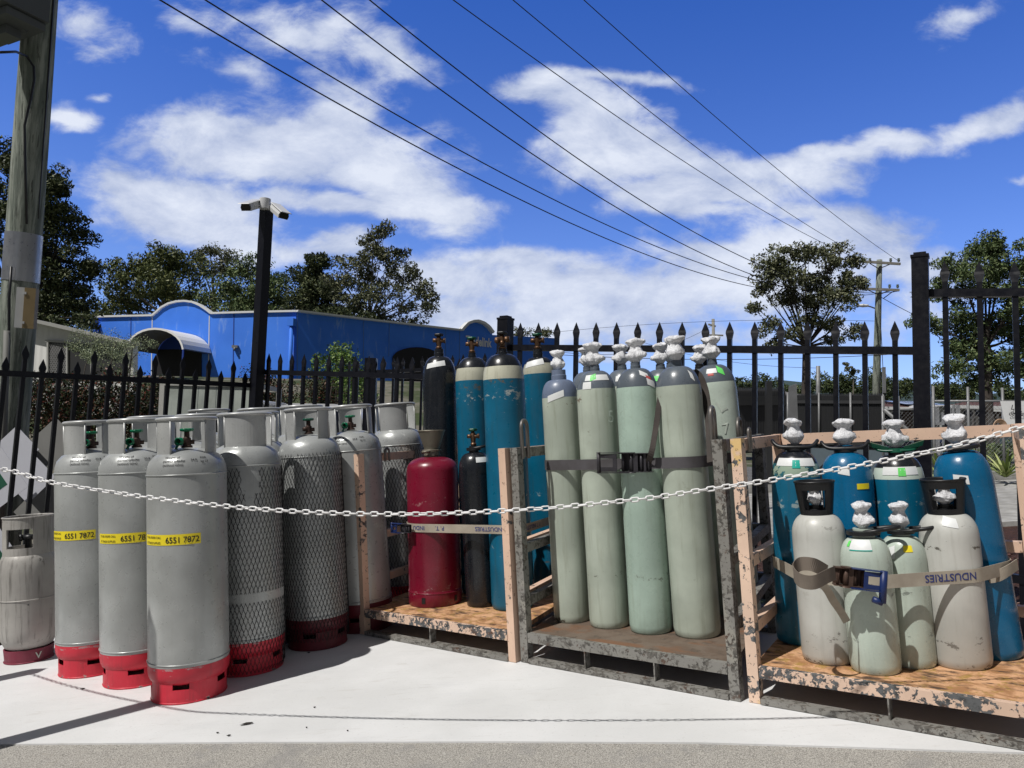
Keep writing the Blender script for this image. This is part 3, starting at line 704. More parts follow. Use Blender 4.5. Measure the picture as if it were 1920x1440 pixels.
NB = (.026, .03, None)
SG = lambda body=SAGE, sh=SLATE: [(0,'body',body),(-.098,'shoulder',sh)]
P2.append(G_('sage_gas_cylinder', 'sage cylinder with ringed blue grey shoulder, leftmost of the front four', (1074,1170,1047,694,66), SG(SAGE, SLATEB), R=.0985, neck=(.042,.055,SLATEB), dome=.10, valve=('wrap',.95,21), group=g2_, labels=[(-.25,.95,1.215,1.25,WLAB,.03)]))
P2.append(G_('sage_gas_cylinder', 'sage cylinder marked with a chalk 5, second of the front four', (1144,1181,1115,685,74), SG(), R=.1035, neck=NB, dome=.135, valve=('wrap',1.08,22), group=g2_, labels=[(.1,1.5,1.268,1.298,WLAB,-.0),(-.5,.5,1.225,1.262,WLAB,0),(-.15,.35,1.27,1.3,GLAB,.01)], texts=[('5',.085,.70,1.08,CHALK,0)]))
P2.append(G_('sage_gas_cylinder', 'mint tinted cylinder with glossy slate shoulder, third of the front four behind the ratchet', (1222,1192,1191,680,78), SG(SAGE2), R=.106, neck=NB, dome=.14, valve=('wrap',1.1,23), group=g2_, labels=[(.95,.5,1.225,1.26,WLAB,-.02),(.62,.5,1.275,1.30,WLAB,-.02),(.85,.3,1.262,1.278,RLAB,-.012)], turn=-.15))
P2.append(G_('sage_gas_cylinder', 'thick sage cylinder between two dark hanging straps, rightmost of the front four', (1309,1200,1268,676,88), SG(), R=.112, neck=NB, dome=.145, valve=('wrap',1.1,24), group=g2_, labels=[(.75,.2,1.25,1.29,WLAB,-.02)]))
P2.append(G_('sage_gas_cylinder', 'sage cylinder with chalk L and 7, behind at the right edge of the middle cage', (1388,1160,1335,674,80), SG(SAGE3), R=.112, neck=NB, dome=.145, valve=('wrap',1.12,25), group=g2_, labels=[(-.1,.6,1.275,1.30,WLAB,0),(-.15,.3,1.262,1.274,RLAB,0),(.42,.35,1.268,1.305,GLAB,-.02)], texts=[('L',.09,.2,1.10,CHALK,.5),('7',.08,.3,.98,CHALK,.1)]))
for i, (px, lb) in enumerate((((1128,1140,1101,688,68), 'sage cylinder whose wrapped valve shows just left of the chalk 5 one'), ((1196,1148,1166,684,70), 'sage cylinder mostly hidden behind the mint tinted one, wrapped valve at its left'),
        ((1268,1152,1238,683,72), 'sage cylinder with lime green label hidden left behind the thick strapped one'), ((1332,1118,1311,683,70), 'sage cylinder hidden behind the chalk L one, black neck showing'), ((1276,1110,1257,680,68), 'sage cylinder deep behind the thick one, only its white wrap visible'))):
    P2.append(G_('sage_gas_cylinder', lb, px, SG(), R=.1035, neck=(.027,.03,BLKP if i == 3 else None), dome=.135, valve=('wrap',1.05,31 + i), group=g2_, labels=[(-.1,.7,1.255,1.285,GLAB if i == 2 else WLAB,0)]))

NK = (.036, .035, None)
P3.append(G_('gas_cylinder', 'teal cylinder with mottled mint shoulder and black handle, back left of the right cage', (1503,1213,1490,832,93), [(0,'body',TEAL),(-.115,'mint_band',MINTBLUE),(-.055,'shoulder',BLK)], R=.107, neck=(.036,.035,BLK), dome=.125, valve=('wrap',1.05,41), group=g3_, handle='tulip', labels=[(0,1.9,.795,.83,WLAB,0),(.02,.34,.785,.822,TLAB,0)]))
P3.append(G_('gas_cylinder', 'bright blue cylinder with black handle and yellow patch, second from left at the back', (1610,1215,1584,834,99), [(0,'body',TEAL2)], R=.109, neck=NK, dome=.13, valve=('wrap',1.05,42), group=g3_, handle='tulip', labels=[(-.12,.45,.765,.795,WLAB,-.01),(.62,.55,.70,.725,YEL,0)]))
P3.append(G_('gas_cylinder', 'blue cylinder with green winged handle, black top and sage band', (1710,1215,1680,838,97), [(0,'body',TEAL),(-.105,'sage_band',SAGE3),(-.055,'shoulder',BLK)], R=.105, neck=(.034,.035,BLK), dome=.125, valve=('wrap',1.08,43), group=g3_, handle='tulip_green', labels=[(.1,1.5,.775,.81,WLAB,0),(.15,.3,.77,.806,GLAB,0)]))
P3.append(G_('gas_cylinder', 'bright blue scratched cylinder at the right end of the back row, flat black ring handle', (1866,1240,1794,832,110), [(0,'body',TEAL2)], R=.109, neck=(.038,.03,None), dome=.14, valve=('wrap',1.08,44), group=g3_, handle='ring', labels=[(-.05,.5,.735,.77,WLAB,-.01)], turn=.0))
P3.append(G_('gas_cylinder', 'stone grey cylinder with black window guard, front left beside the ratchet loop', (1556,1250,1530,947,100), [(0,'body',STONE)], R=.106, neck=(.03,.03,BLKP), dome=.095, valve=('wrap',.8,45), group=g3_, handle='guard', turn=.05))
P3.append(G_('gas_cylinder', 'small pale green cylinder behind the ratchet buckle, nearest the deck edge', (1644,1269,1618,990,94), [(0,'body',SAGE3)], R=.0945, neck=(.042,.035,None), dome=.10, valve=('wrap',.92,46), group=g3_, handle='side', labels=[(-.2,1.0,.49,.525,WLAB,0),(-.2,1.0,.486,.4895,TLAB,0),(-.82,.16,.50,.52,GLAB,0)]))
P3.append(G_('gas_cylinder', 'small pale green cylinder with yellow dot, between the two front grey ones', (1714,1256,1688,990,88), [(0,'body',SAGE3)], R=.086, neck=(.034,.03,None), dome=.10, valve=('wrap',.92,47), group=g3_, handle='side', labels=[(.35,.42,.475,.50,YEL,0),(-.55,.6,.44,.49,WLAB,.02)], turn=-.1))
P3.append(G_('gas_cylinder', 'stone grey cylinder with black window guard and barcode sticker, front right', (1806,1259,1772,945,110), [(0,'body',STONE)], R=.108, neck=(.03,.03,BLKP), dome=.095, valve=('wrap',.8,48), group=g3_, handle='guard', labels=[(.0,.55,.555,.59,WLAB,-.012)], turn=.1))

# ------------------------------------------------------------------ pallet cages
PEACH = peel('peach_paint_flaking', (0.74, 0.52, 0.39), (0.13, 0.13, 0.13), None, 0.14, 24)
PEACHW = peel('peach_paint_heavily_flaked', (0.78, 0.57, 0.44), (0.12, 0.125, 0.13), (0.72, 0.50, 0.22), 0.34, 30)
PEACHL = peel('peach_lip_paint', (0.72, 0.52, 0.40), (0.11, 0.115, 0.12), (0.60, 0.44, 0.20), 0.58, 42)
GREYF = peel('weathered_grey_steel', (0.235, 0.228, 0.21), (0.12, 0.112, 0.10), (0.27, 0.26, 0.23), 0.46, 60, rust=(0.085, 0.05, 0.035))
def deck_mat(name, a, b_, c, dark, sc=6.0):
    m, nt, b = new_mat(name); g = NT(nt, False)
    x = g.mix(g.step(g.noise(sc, 8, 0.68, dist=0.4), 0.38, 0.60), a, b_)
    x = g.mix(g.step(g.noise(sc * 1.7, 9, 0.7), 0.52, 0.62), x, c)
    x = g.mix(g.step(g.noise(sc * 0.6, 6, 0.6, stretch=(1, 2.4, 1)), 0.50, 0.66), x, dark)
    nt.links.new(x, b.inputs['Base Color']); b.inputs['Roughness'].default_value = 0.7
    nt.links.new(g.bump(g.noise(45, 6), 0.4, 0.004), b.inputs['Normal']); return m
RUSTD = deck_mat('rust_stained_deck', (0.34, 0.17, 0.075), (0.62, 0.36, 0.20), (0.36, 0.22, 0.06), (0.07, 0.04, 0.025), 13)
BRND = deck_mat('brown_steel_deck', (0.12, 0.085, 0.062), (0.15, 0.115, 0.088), (0.085, 0.065, 0.05), (0.17, 0.085, 0.045), 7)
def cage(label, FL, FR, sv, pm, rm, dm, lip, hoops=(), lower=(0.30, 0.57), nsp=1, rear_top=True, h=1.09, front_post=(True, True), cat='pallet cage'):
    FL = Vector(FL); FR = Vector(FR); sv = Vector(sv)
    o = S(FL.x, FL.y); xd = (S(FR.x, FR.y) - o).normalized(); yd = NS.cross(xd)
    M = Matrix((xd, yd, NS)).transposed().to_4x4(); M.translation = o; Mi = M.inverted()
    t = thing('pallet_cage', label, cat, M)
    def Q(p, z): return Mi @ S(p.x, p.y, z)
    w = .046; c = {'FL': FL, 'FR': FR, 'RL': FL + sv, 'RR': FR + sv}
    Z = Vector((0, 0, 1))
    xdir = (Q(FR, 0) - Q(FL, 0)).normalized()
    for kx, p in c.items():
        m = MB(); a = Q(p, 0)
        m.beam(a + Z * .002, a + Z * h, w, w, up=xdir); m.build('post', pm if kx[0] == 'F' else rm, t)
    inset = .026
    def rail(p, q, z, hh=.05, ww=.04, name='rail', mat=None):
        a = Q(p, z); b = Q(q, z); d = (b - a).normalized(); m = MB(); m.beam(a + d * inset, b - d * inset, ww, hh); m.build(name, mat or rm, t)
    for (p, q) in (('FL', 'RL'), ('FR', 'RR')):
        rail(c[p], c[q], h - .028)
        for z in lower: rail(c[p], c[q], z, .045)
    if rear_top: rail(c['RL'], c['RR'], h - .028, .052)
    for z in lower[:1]: rail(c['RL'], c['RR'], z, .045)
    if len(lower) > 1: rail(c['RL'], c['RR'], lower[1], .045)
    # deck sheet between the posts, front lip, floor runners, thin web plates
    q = [Q(c[k_], 0) for k_ in ('FL', 'FR', 'RR', 'RL')]
    yv = (q[3] - q[0]).normalized(); f0 = q[0] - yv * .0 ; 
    m = MB(); m.hexa([p + Z * .125 for p in q] + [p + Z * D for p in q]); m.build('deck', dm, t)
    m = MB(); m.beam(q[0] + xdir * .027 + Z * .129 - yv * .012, q[1] - xdir * .027 + Z * .129 - yv * .012, .03, .046); m.build('front_lip', lip, t)
    for a, b in ((0, 1), (3, 2)):
        m = MB(); off = -yv * .006 if a == 0 else yv * .006
        m.beam(q[a] + xdir * .027 + Z * .014 + off, q[b] - xdir * .027 + Z * .014 + off, .05, .022); m.build('floor_runner', GREYF, t)
        for i in range(nsp):
            fr = (i + 1) / (nsp + 1); m = MB(); pp = q[a].lerp(q[b], fr) + off
            m.beam(pp + Z * .0255, pp + Z * (.1055 if a == 0 else .124), .045, .006, up=xdir); m.build('web_plate', GREYF, t)
    for (side, fr, rad, th, hh) in hoops:
        p = c['F' + side].lerp(c['R' + side], fr); a = Q(p, h - .05); d = (Q(c['R' + side], h) - Q(c['F' + side], h)).normalized()
        pts = [a - d * rad + Vector((0, 0, -.01)), a - d * rad + Z * (hh - rad)]
        for i in range(1, 8): pts.append(a + Z * (hh - rad) + (-d * math.cos(PI * i / 8) + Z * math.sin(PI * i / 8)) * rad)
        pts += [a + d * rad + Z * (hh - rad), a + d * rad + Vector((0, 0, -.01))]
        sgn = xdir * (.030 if side == 'R' else -.030) * -1
        m = MB(); m.tube([p_ + sgn for p_ in pts], th, 10); m.build('lifting_hoop', STEEL, t)
    return t
cage('left pallet cage in flaking peach paint, holding the black and teal cylinders', (-.955, 4.64), (-.045, 3.92), (.525, 1.134), PEACH, PEACH, RUSTD, PEACHL, hoops=(('L', .22, .022, .007, .075),))
cage('middle pallet cage of bare grey steel with brown deck, holding the sage cylinders', (.018, 3.90), (.885, 3.215), (.495, .98), GREYF, GREYF, BRND, GREYF, hoops=(('L', .05, .035, .010, .19), ('R', .04, .035, .010, .19), ('R', .62, .05, .010, .14)), nsp=2)
cage('right pallet cage in peeling peach paint, holding the blue and stone grey cylinders', (.955, 3.18), (1.765, 2.565), (.39, .62), PEACHW, PEACH, RUSTD, PEACHL, hoops=(('L', .12, .016, .006, .09),))

# ------------------------------------------------------------------ straps
def ring_pts(cyls, h, off=.004, extra=()):
    pts = []
    for o in cyls:
        M = o.matrix_world; B = M.translation; ax = (M.to_3x3() @ Vector((0, 0, 1)))
        s = (h - D) / ax.dot(NS); c = B + ax * s; a = (c - CAM).dot(E1); b = (c - CAM).dot(E2); r = o['_r'] + off
        for i in range(72): pts.append((a + r * math.cos(2 * PI * i / 72), b + r * math.sin(2 * PI * i / 72)))
    pts += list(extra)
    pts = sorted(set(pts))
    def half(ps):
        out = []
        for p in ps:
            while len(out) > 1 and (out[-1][0] - out[-2][0]) * (p[1] - out[-2][1]) - (out[-1][1] - out[-2][1]) * (p[0] - out[-2][0]) <= 0: out.pop()
            out.append(p)
        return out
    lo = half(pts); up = half(pts[::-1]); return lo[:-1] + up[:-1]
def dense(pts, step=.012, closed=True):
    out = []; k = len(pts)
    for i in range(k if closed else k - 1):
        p = Vector(pts[i]); q = Vector(pts[(i + 1) % k]); n = max(1, int((q - p).length / step))
        for j in range(n): out.append(p.lerp(q, j / n))
    if not closed: out.append(Vector(pts[-1]))
    return out
def fabric(name, c, c2, rough=0.85):
    m, nt, b = new_mat(name); g = NT(nt, False)
    x = g.mix(g.step(g.noise(7, 6, 0.6), 0.35, 0.7), c, c2)
    wv = nt.nodes.new('ShaderNodeTexWave'); wv.bands_direction = 'Z'; nt.links.new(g.tc.outputs['Object'], wv.inputs[0]); wv.inputs['Scale'].default_value = 90; wv.inputs['Distortion'].default_value = 1.5
    x = g.mix(g.mul(wv.outputs['Fac'], .25), x, tuple(v * .6 for v in c)); nt.links.new(x, b.inputs['Base Color']); b.inputs['Roughness'].default_value = rough
    return m
TAN = fabric('tan_webbing', (0.42, 0.38, 0.31), (0.30, 0.26, 0.21)); TAUPE = fabric('taupe_webbing', (0.20, 0.165, 0.135), (0.13, 0.11, 0.09)); DGREY = fabric('dark_grey_webbing', (0.085, 0.08, 0.088), (0.055, 0.05, 0.052)); BRN = fabric('dark_brown_webbing', (0.05, 0.04, 0.035), (0.03, 0.025, 0.022))
def ribbon(mb, pts, half, th=.0022, closed=False, nrm=None):
    """pts world points; half: width half-vector per point; nrm: thickness direction per point"""
    k = len(pts); vv = []
    for i, p in enumerate(pts):
        n = nrm[i] * th / 2; h = half[i]
        vv += [p - h - n, p + h - n, p + h + n, p - h + n]
    fs = []
    for i in range(k if closed else k - 1):
        a = i * 4; b = ((i + 1) % k) * 4
        for j in range(4): fs.append((a + j, b + j, b + (j + 1) % 4, a + (j + 1) % 4))
    if not closed: fs += [(0, 1, 2, 3), ((k - 1) * 4 + 3, (k - 1) * 4 + 2, (k - 1) * 4 + 1, (k - 1) * 4)]
    mb.add(vv, fs, False)
def belt(t, cyls, hl, mat, w=.05, extra=(), texts=(), name='strap'):
    """hl(a) gives the strap height over the deck plane as a function of slab coordinate a"""
    hm = hl(0.5 * sum((o.matrix_world.translation - CAM).dot(E1) for o in cyls) / len(cyls) * 2)
    loop = dense(ring_pts(cyls, hm, .004, extra))
    pts = [S(p.x, p.y, hl(p.x)) for p in loop]; k = len(pts)
    nr = []
    for i in range(k):
        d = (pts[(i + 1) % k] - pts[i - 1]).normalized(); nr.append(d.cross(NS).normalized())
    m = MB(); ribbon(m, pts, [NS * w / 2] * k, closed=True, nrm=nr); st = m.build(name, mat, t)
    for (txt, size, px, mt) in texts:      # text printed upside down, starting at photo px and running to the left
        front = [i for i in range(k) if nr[i].dot(pts[i] - CAM) < 0]
        i0 = min(front, key=lambda i: abs(px_of(pts[i])[0] - px))
        v, f, (x0, x1) = glyphs(txt, size)
        # direction of travel that moves left in the picture
        sgn = 1 if px_of(pts[(i0 + 3) % k])[0] < px_of(pts[i0])[0] else -1
        arc = [0.0]; idx = [i0]
        while arc[-1] < x1 + .05:
            j = (idx[-1] + sgn) % k; arc.append(arc[-1] + (pts[j] - pts[idx[-1]]).length); idx.append(j)
        vv = []
        for p in v:
            s = p[0]; q = int(np.searchsorted(arc, s)) - 1; q = max(0, min(q, len(arc) - 2)); fr = (s - arc[q]) / (arc[q + 1] - arc[q])
            A = pts[idx[q]].lerp(pts[idx[q + 1]], fr); N_ = nr[idx[q]]
            vv.append(A + N_ * .0026 - NS * (p[1] - size * .36))
        mm = MB(); mm.add(vv, f); mm.build('print', mt, st)
    return pts
def ratchet(t, M, pm, hm, s=1.0, handle='u'):
    m = MB(); L = .085 * s; H_ = .029 * s
    for zz in (-H_, H_):
        m.hexa([(-L * .5, -.036, zz - .0015), (L * .75, -.020, zz - .0015), (L * .75, .002, zz - .0015), (-L * .5, .002, zz - .0015)] + [(-L * .5, -.036, zz + .0015), (L * .75, -.020, zz + .0015), (L * .75, .002, zz + .0015), (-L * .5, .002, zz + .0015)])
    for x, y, r in ((-L * .35, -.02, .006), (-L * .05, -.018, .010), (L * .32, -.012, .007), (L * .6, -.010, .006)): m.tube([(x, y, -H_), (x, y, H_)], r, 10)
    m.box((L * .1, .004, 0), (L * 1.15, .003, H_ * 1.9)); m.box((L * .12, -.02, 0), (.022, .003, H_ * 1.9)); m.box((L * .45, -.008, 0), (.012, .003, H_ * 1.9)); m.lathe([(.0, H_ + .001), (.02, H_ + .001), (.022, H_ + .005), (.0, H_ + .006)], 12, M=Matrix.Translation((-L * .05, -.018, 0)))
    m.lathe([(.0, -H_ - .006), (.022, -H_ - .005), (.02, -H_ - .001), (.0, -H_ - .001)], 12, M=Matrix.Translation((-L * .05, -.018, 0)))
    r = m.build('ratchet', pm, t, None); r.matrix_parent_inverse = Matrix.Identity(4); r.matrix_world = M
    h = MB(); hx = 1 if handle == 'right' else -1
    for z_, hz_ in ((-H_ * .72, H_ * .5), (H_ * .72, H_ * .5)): h.box((hx * L * .86, -.046, z_), (L * .62, .003, hz_))
    h.box((hx * L * .62, -.045, 0), (L * .16, .003, H_ * 1.9))
    for zz in (-H_ - .004, H_ + .004):
        h.hexa([(hx * L * .1, -.045, zz - .0015), (hx * L * 1.25, -.058, zz - .0015), (hx * L * 1.25, -.03, zz - .0015), (hx * L * .1, -.012, zz - .0015)] + [(hx * L * .1, -.045, zz + .0015), (hx * L * 1.25, -.058, zz + .0015), (hx * L * 1.25, -.03, zz + .0015), (hx * L * .1, -.012, zz + .0015)])
    h.tube([(hx * L * 1.25, -.046, -H_ - (.045 if handle == 'right' else .006)), (hx * L * 1.25, -.046, H_ + .008)], .0135 if handle == 'right' else .0095, 10)
    if handle == 'right': h.tube([(hx * L * 1.25, -.046, -H_ - .045), (hx * L * .9, -.046, -H_ - .035)], .012, 8)
    h.build('handle', hm, r)
    return r
def strap_mat(px, py, Z, left=None, right=None):
    p = P(px, py, Z); d = (P(*right) - P(*left)).normalized(); z = (NS - NS.dot(d) * d).normalized(); y = z.cross(d)
    M = Matrix((d, y, z)).transposed().to_4x4(); M.translation = p; return M
RUSTY = paint('rusty_ratchet_steel', (0.10, 0.06, 0.045), 0.6, (0.25, 0.16, 0.10), 0.4, (0.03, 0.02, 0.02), 0.6, metal=0.4); BLUEP = flat('blue_handle_plastic', (0.008, 0.025, 0.12), 0.45); BLKM = paint('black_ratchet_frame', (0.03, 0.028, 0.035), 0.45, (0.18, 0.12, 0.08), 0.5, (0.02, 0.015, 0.01), 0.5)

def fitr(px, py, fallback):   # depth where the pixel's ray meets the nearest strap point
    return fallback
t = thing('ratchet_strap', 'pale printed strap around the left cage, crossing the maroon cylinder below the chain', 'strap')
b1 = belt(t, [P1[i] for i in (0, 1, 2, 3, 4, 5)], lambda a: .615 - .02 * a, TAN, .05, texts=(('P. T. INDUSTRIES', .034, 1012, BLUEINK), ('INDUSTRIES', .034, 946, BLUEINK), ('P. T.', .034, 834, BLUEINK), ('INDU', .034, 796, BLUEINK)))
i0 = min(range(len(b1)), key=lambda i: abs(px_of(b1[i])[0] - 768) + 30 * depth(b1[i])); z0 = depth(b1[i0])
r = ratchet(t, strap_mat(762, 990, z0 - .02, (752, 985, z0 + .10), (786, 990, z0 - .04)), BLKM, BLUEP, .8, 'left')
t = thing('ratchet_strap', 'dark grey strap and rusty ratchet around the middle cage of sage cylinders', 'strap')
b2 = belt(t, P2[:5] + P2[5:], lambda a: .985 - .004 * a, DGREY, .054)
i0 = min(range(len(b2)), key=lambda i: abs(px_of(b2[i])[0] - 1175) + 60 * depth(b2[i])); z0 = depth(b2[i0])
ratchet(t, strap_mat(1188, 867, z0 - .03, (1150, 868, z0 + .0), (1215, 868, z0 - .075)), BLKM, BLKM, 1.55, 'u')
def loose(t, name, pts, mat, w, wdir=None):
    P3_ = [P(*p) for p in pts]; out = []
    for i in range(len(P3_) - 1):
        p0 = P3_[max(i - 1, 0)]; p1 = P3_[i]; p2 = P3_[i + 1]; p3 = P3_[min(i + 2, len(P3_) - 1)]
        for k in range(8):
            u = k / 8; out.append(0.5 * ((2 * p1) + (p2 - p0) * u + (2 * p0 - 5 * p1 + 4 * p2 - p3) * u * u + (3 * p1 - p0 - 3 * p2 + p3) * u ** 3))
    out.append(P3_[-1]); hf = []; nr = []
    for i, p in enumerate(out):
        d = (out[min(i + 1, len(out) - 1)] - out[max(i - 1, 0)]).normalized()
        wd = wdir(i / (len(out) - 1)) if wdir else d.cross(FWD)
        wd = (wd - wd.dot(d) * d).normalized(); hf.append(wd * w / 2); nr.append(wd.cross(d).normalized())
    m = MB(); ribbon(m, out, hf, nrm=nr); return m.build(name, mat, t)
g4z = depth(P2[3].matrix_world.translation); 
tw = lambda u: (E1 * .9 - E2 * .7)
loose(t, 'loose_tail', [(1214,872,z0 - .05), (1222,846,g4z - .02), (1230,800,g4z + .02), (1238,745,g4z + .05), (1246,715,g4z + .09), (1258,700,g4z + .14)], BRN, .030, tw)
loose(t, 'loose_tail', [(1334,866,g4z - .22), (1332,830,g4z - .10), (1328,780,g4z + .02), (1322,735,g4z + .09), (1312,708,g4z + .12), (1300,697,g4z + .15)], BRN, .040, tw)
t = thing('ratchet_strap', 'tan printed strap with blue handled ratchet across the front cylinders of the right cage', 'strap')
b3 = belt(t, P3, lambda a: .497 + .010 * a, TAN, .052, texts=(('NDUSTRIES', .040, 1832, BLUEINK),))
i0 = min(range(len(b3)), key=lambda i: abs(px_of(b3[i])[0] - 1618) + 60 * depth(b3[i])); z0 = depth(b3[i0])
ratchet(t, strap_mat(1586, 1080, z0 - .03, (1575, 1078, z0 + .0), (1640, 1085, z0 - .02)), RUSTY, BLUEP, 1.15, 'right')
loose(t, 'loose_tail', [(1550,1072,z0 - .01), (1525,1059,z0 - .04), (1500,1058,z0 - .02), (1488,1072,z0 - .06), (1500,1088,z0 - .12), (1526,1092,z0 - .14), (1552,1080,z0 - .10), (1566,1074,z0 - .06)], TAUPE, .052, lambda u: NS)
loose(t, 'loose_tail', [(1536,1088,z0 - .06), (1552,1108,z0 - .03), (1562,1126,z0 + .0), (1576,1146,z0 + .03), (1588,1166,z0 + .05)], TAN, .030, lambda u: E1)
loose(t, 'anchor_tail', [(1462,1030,3.50), (1466,1048,3.44), (1480,1060,3.38), (1496,1066,3.30)], TAN, .03, lambda u: NS)
loose(t, 'anchor_tail', [(1852,1083,3.0), (1870,1080,2.98), (1890,1070,2.99), (1908,1058,3.05)], TAN, .045, lambda u: NS)

# ------------------------------------------------------------------ white plastic chain and the two off-frame posts that cast the strip shadows
WHT = flat('white_chain_plastic', (0.80, 0.80, 0.80), 0.35, var=0.03)
pa, pb = P(0, 880, 2.95), P(1920, 800, 2.45)
pd = Vector((pb.x - pa.x, pb.y - pa.y, 0)); pn = Vector((-pd.y, pd.x, 0)).normalized()
def on_plane(x, y):
    d = ray(x, y); return CAM + d * ((pa - CAM).dot(pn) / d.dot(pn))
cpx = [(-260,770),(-150,828),(-70,858),(0,880),(100,905),(230,926),(356,942),(480,954),(620,962),(760,964),(850,962),(960,957),(1060,950),(1180,938),(1240,931),(1330,917),(1440,901),(1560,881),(1640,867),(1760,843),(1850,820),(1920,800),(1944,794)]
cp = [on_plane(x, y) for x, y in cpx if x >= 0]; cd = []
SH = Vector((-(SUN.dot(E1)), -(SUN.dot(E2)))) / SUN.dot(NS)     # shadow shift per metre of height in slab coordinates
def sc_(p): return ((p - CAM).dot(E1), (p - CAM).dot(E2))
_a, _b = sc_(slab(66, 1258)); ptop = S(_a - SH.x * 1.12, _b - SH.y * 1.12, 1.06)
_d = ptop - cp[0]; cp = [ptop, cp[0] + _d * .72 - NS * .045, cp[0] + _d * .42 - NS * .055, cp[0] + _d * .18 - NS * .032] + cp
for i in range(len(cp) - 1):
    p0 = cp[max(i - 1, 0)]; p1 = cp[i]; p2 = cp[i + 1]; p3 = cp[min(i + 2, len(cp) - 1)]
    for k in range(20):
        u = k / 20; cd.append(0.5 * ((2 * p1) + (p2 - p0) * u + (2 * p0 - 5 * p1 + 4 * p2 - p3) * u * u + (3 * p1 - p0 - 3 * p2 + p3) * u ** 3))
cd.append(cp[-1])
arc = [0.0]
for i in range(1, len(cd)): arc.append(arc[-1] + (cd[i] - cd[i - 1]).length)
def at_arc(s):
    j = int(np.searchsorted(arc, s)); j = max(1, min(j, len(cd) - 1)); fr = (s - arc[j - 1]) / (arc[j] - arc[j - 1]); return cd[j - 1].lerp(cd[j], fr)
pitch = .0262; nl = int(arc[-1] / pitch)
chain = thing('plastic_chain', 'white plastic chain hung in a sagging line across the front of all the cylinders', 'chain')
lm = MB(); a_, b_ = .0107, .0070; pts = []
for i in range(10): t_ = -PI / 2 + PI * i / 9; pts.append((a_ * .72 + b_ * math.cos(t_), b_ * math.sin(t_), 0))
for i in range(10): t_ = PI / 2 + PI * i / 9; pts.append((-a_ * .72 + b_ * math.cos(t_), b_ * math.sin(t_), 0))
lm.tube(pts, .0029, 8, closed=True)
link0 = lm.build('link', WHT, chain)
mats = []
for i in range(nl):
    s = (i + .5) * pitch; p = at_arc(s); d = (at_arc(s + .01) - at_arc(s - .01)).normalized()
    up = Vector((0, 0, 1)); y = up.cross(d).normalized(); z = d.cross(y)
    tw_ = (PI / 2 if i % 2 else 0) + .34 * math.sin(i * .11) + .18 * math.sin(i * .37 + 1) + random.uniform(-.13, .13)
    Mx = Matrix((d, y, z)).transposed().to_4x4(); Mx.translation = p
    mats.append(Mx @ Matrix.Rotation(tw_, 4, 'X'))
vis = sorted(range(nl), key=lambda i: depth(mats[i].translation) + (5 if not -20 < px_of(mats[i].translation)[0] < 1940 else 0))
first = set(vis[:100]); rest = MB()
for i in range(nl):
    if i in first:
        if link0 is not None: o = link0; link0 = None
        else: o = lo.copy(); col.objects.link(o); o.parent = chain
        lo = o; o.matrix_world = mats[i]
    else: rest.tube(pts, .0029, 8, closed=True, M=mats[i])
rs_ = rest.build('chain_run', WHT, chain); tag(rs_, kind='stuff')
GALV = flat('dark_post_paint', (0.02, 0.02, 0.022), 0.5)
for (px, py, H_, w_, lb) in ((66, 1258, 1.12, .085, 'dark square post just outside the left edge holding the chain'), (296, 1316, 2.15, .085, 'tall dark square post outside the left edge, casting the long strip of shade')):
    a, b = sc_(slab(px, py)); a -= SH.x * (H_ if H_ < 2 else 1.85); b -= SH.y * (H_ if H_ < 2 else 1.85)
    t = thing('gate_post', lb, 'post', frame(S(a, b), NS, E2))
    m = MB(); m.box((0, 0, H_ / 2), (w_, w_, H_)); m.build('post_tube', GALV, t)
    m = MB(); m.box((0, 0, .006), (w_ * 1.9, w_ * 1.9, .012)); m.build('base_plate', GALV, t)

# ------------------------------------------------------------------ ground, slab, garden
def ground_mat(name, fn, rough=0.9, bump=(30, .3, .01)):
    m, nt, b = new_mat(name); g = NT(nt, False)
    nt.links.new(fn(g), b.inputs['Base Color']); b.inputs['Roughness'].default_value = rough; b.inputs['Specular IOR Level'].default_value = .3
    nt.links.new(g.bump(g.noise(bump[0], 8, .7), bump[1], bump[2]), b.inputs['Normal']); return m
def f_slab(g):
    x = g.mix(g.step(g.noise(1.3, 6, .6), .35, .7), (0.60, 0.605, 0.605), (0.69, 0.695, 0.70))
    x = g.mix(g.mul(g.step(g.noise(2.4, 8, .7, stretch=(1, 2.6, 1)), .52, .72), .35), x, (0.52, .53, .54))
    x = g.mix(g.mul(g.step(g.noise(90, 3, .6), .60, .72), .35), x, (0.42, .42, .42))
    x = g.mix(g.mul(g.step(g.noise(3.5, 7, .75, stretch=(1, 5, 1), dist=.6), .56, .68), .45), x, (0.50, .49, .47))
    x = g.mix(g.mul(g.step(g.noise(17, 8, .8, dist=.5), .60, .72), .25), x, (0.40, .39, .37))
    return g.mix(g.mul(g.step(g.voro(9), .020, .012), .6), x, (0.2, .2, .2))
SLABM = ground_mat('brushed_white_concrete', f_slab, .85, (70, .25, .004))
def f_apron(g):
    x = g.mix(g.step(g.noise(230, 3, .6), .40, .62), (0.20, .19, .175), (0.48, .46, .42))
    x = g.mix(g.mul(g.step(g.voro(170), .34, .20), .6), x, (0.56, .54, .50))
    x = g.mix(g.mul(g.step(g.noise(190, 2, .5), .62, .70), .6), x, (0.08, .08, .08))
    x = g.mix(g.mul(g.step(g.noise(4.5, 6, .65), .52, .66), .50), x, (0.25, .245, .24))
    return g.mix(g.mul(g.step(g.noise(14, 6, .7), .55, .70), .35), x, (0.33, .30, .25))
APRON = ground_mat('exposed_aggregate_concrete', f_apron, .9, (220, .5, .003))
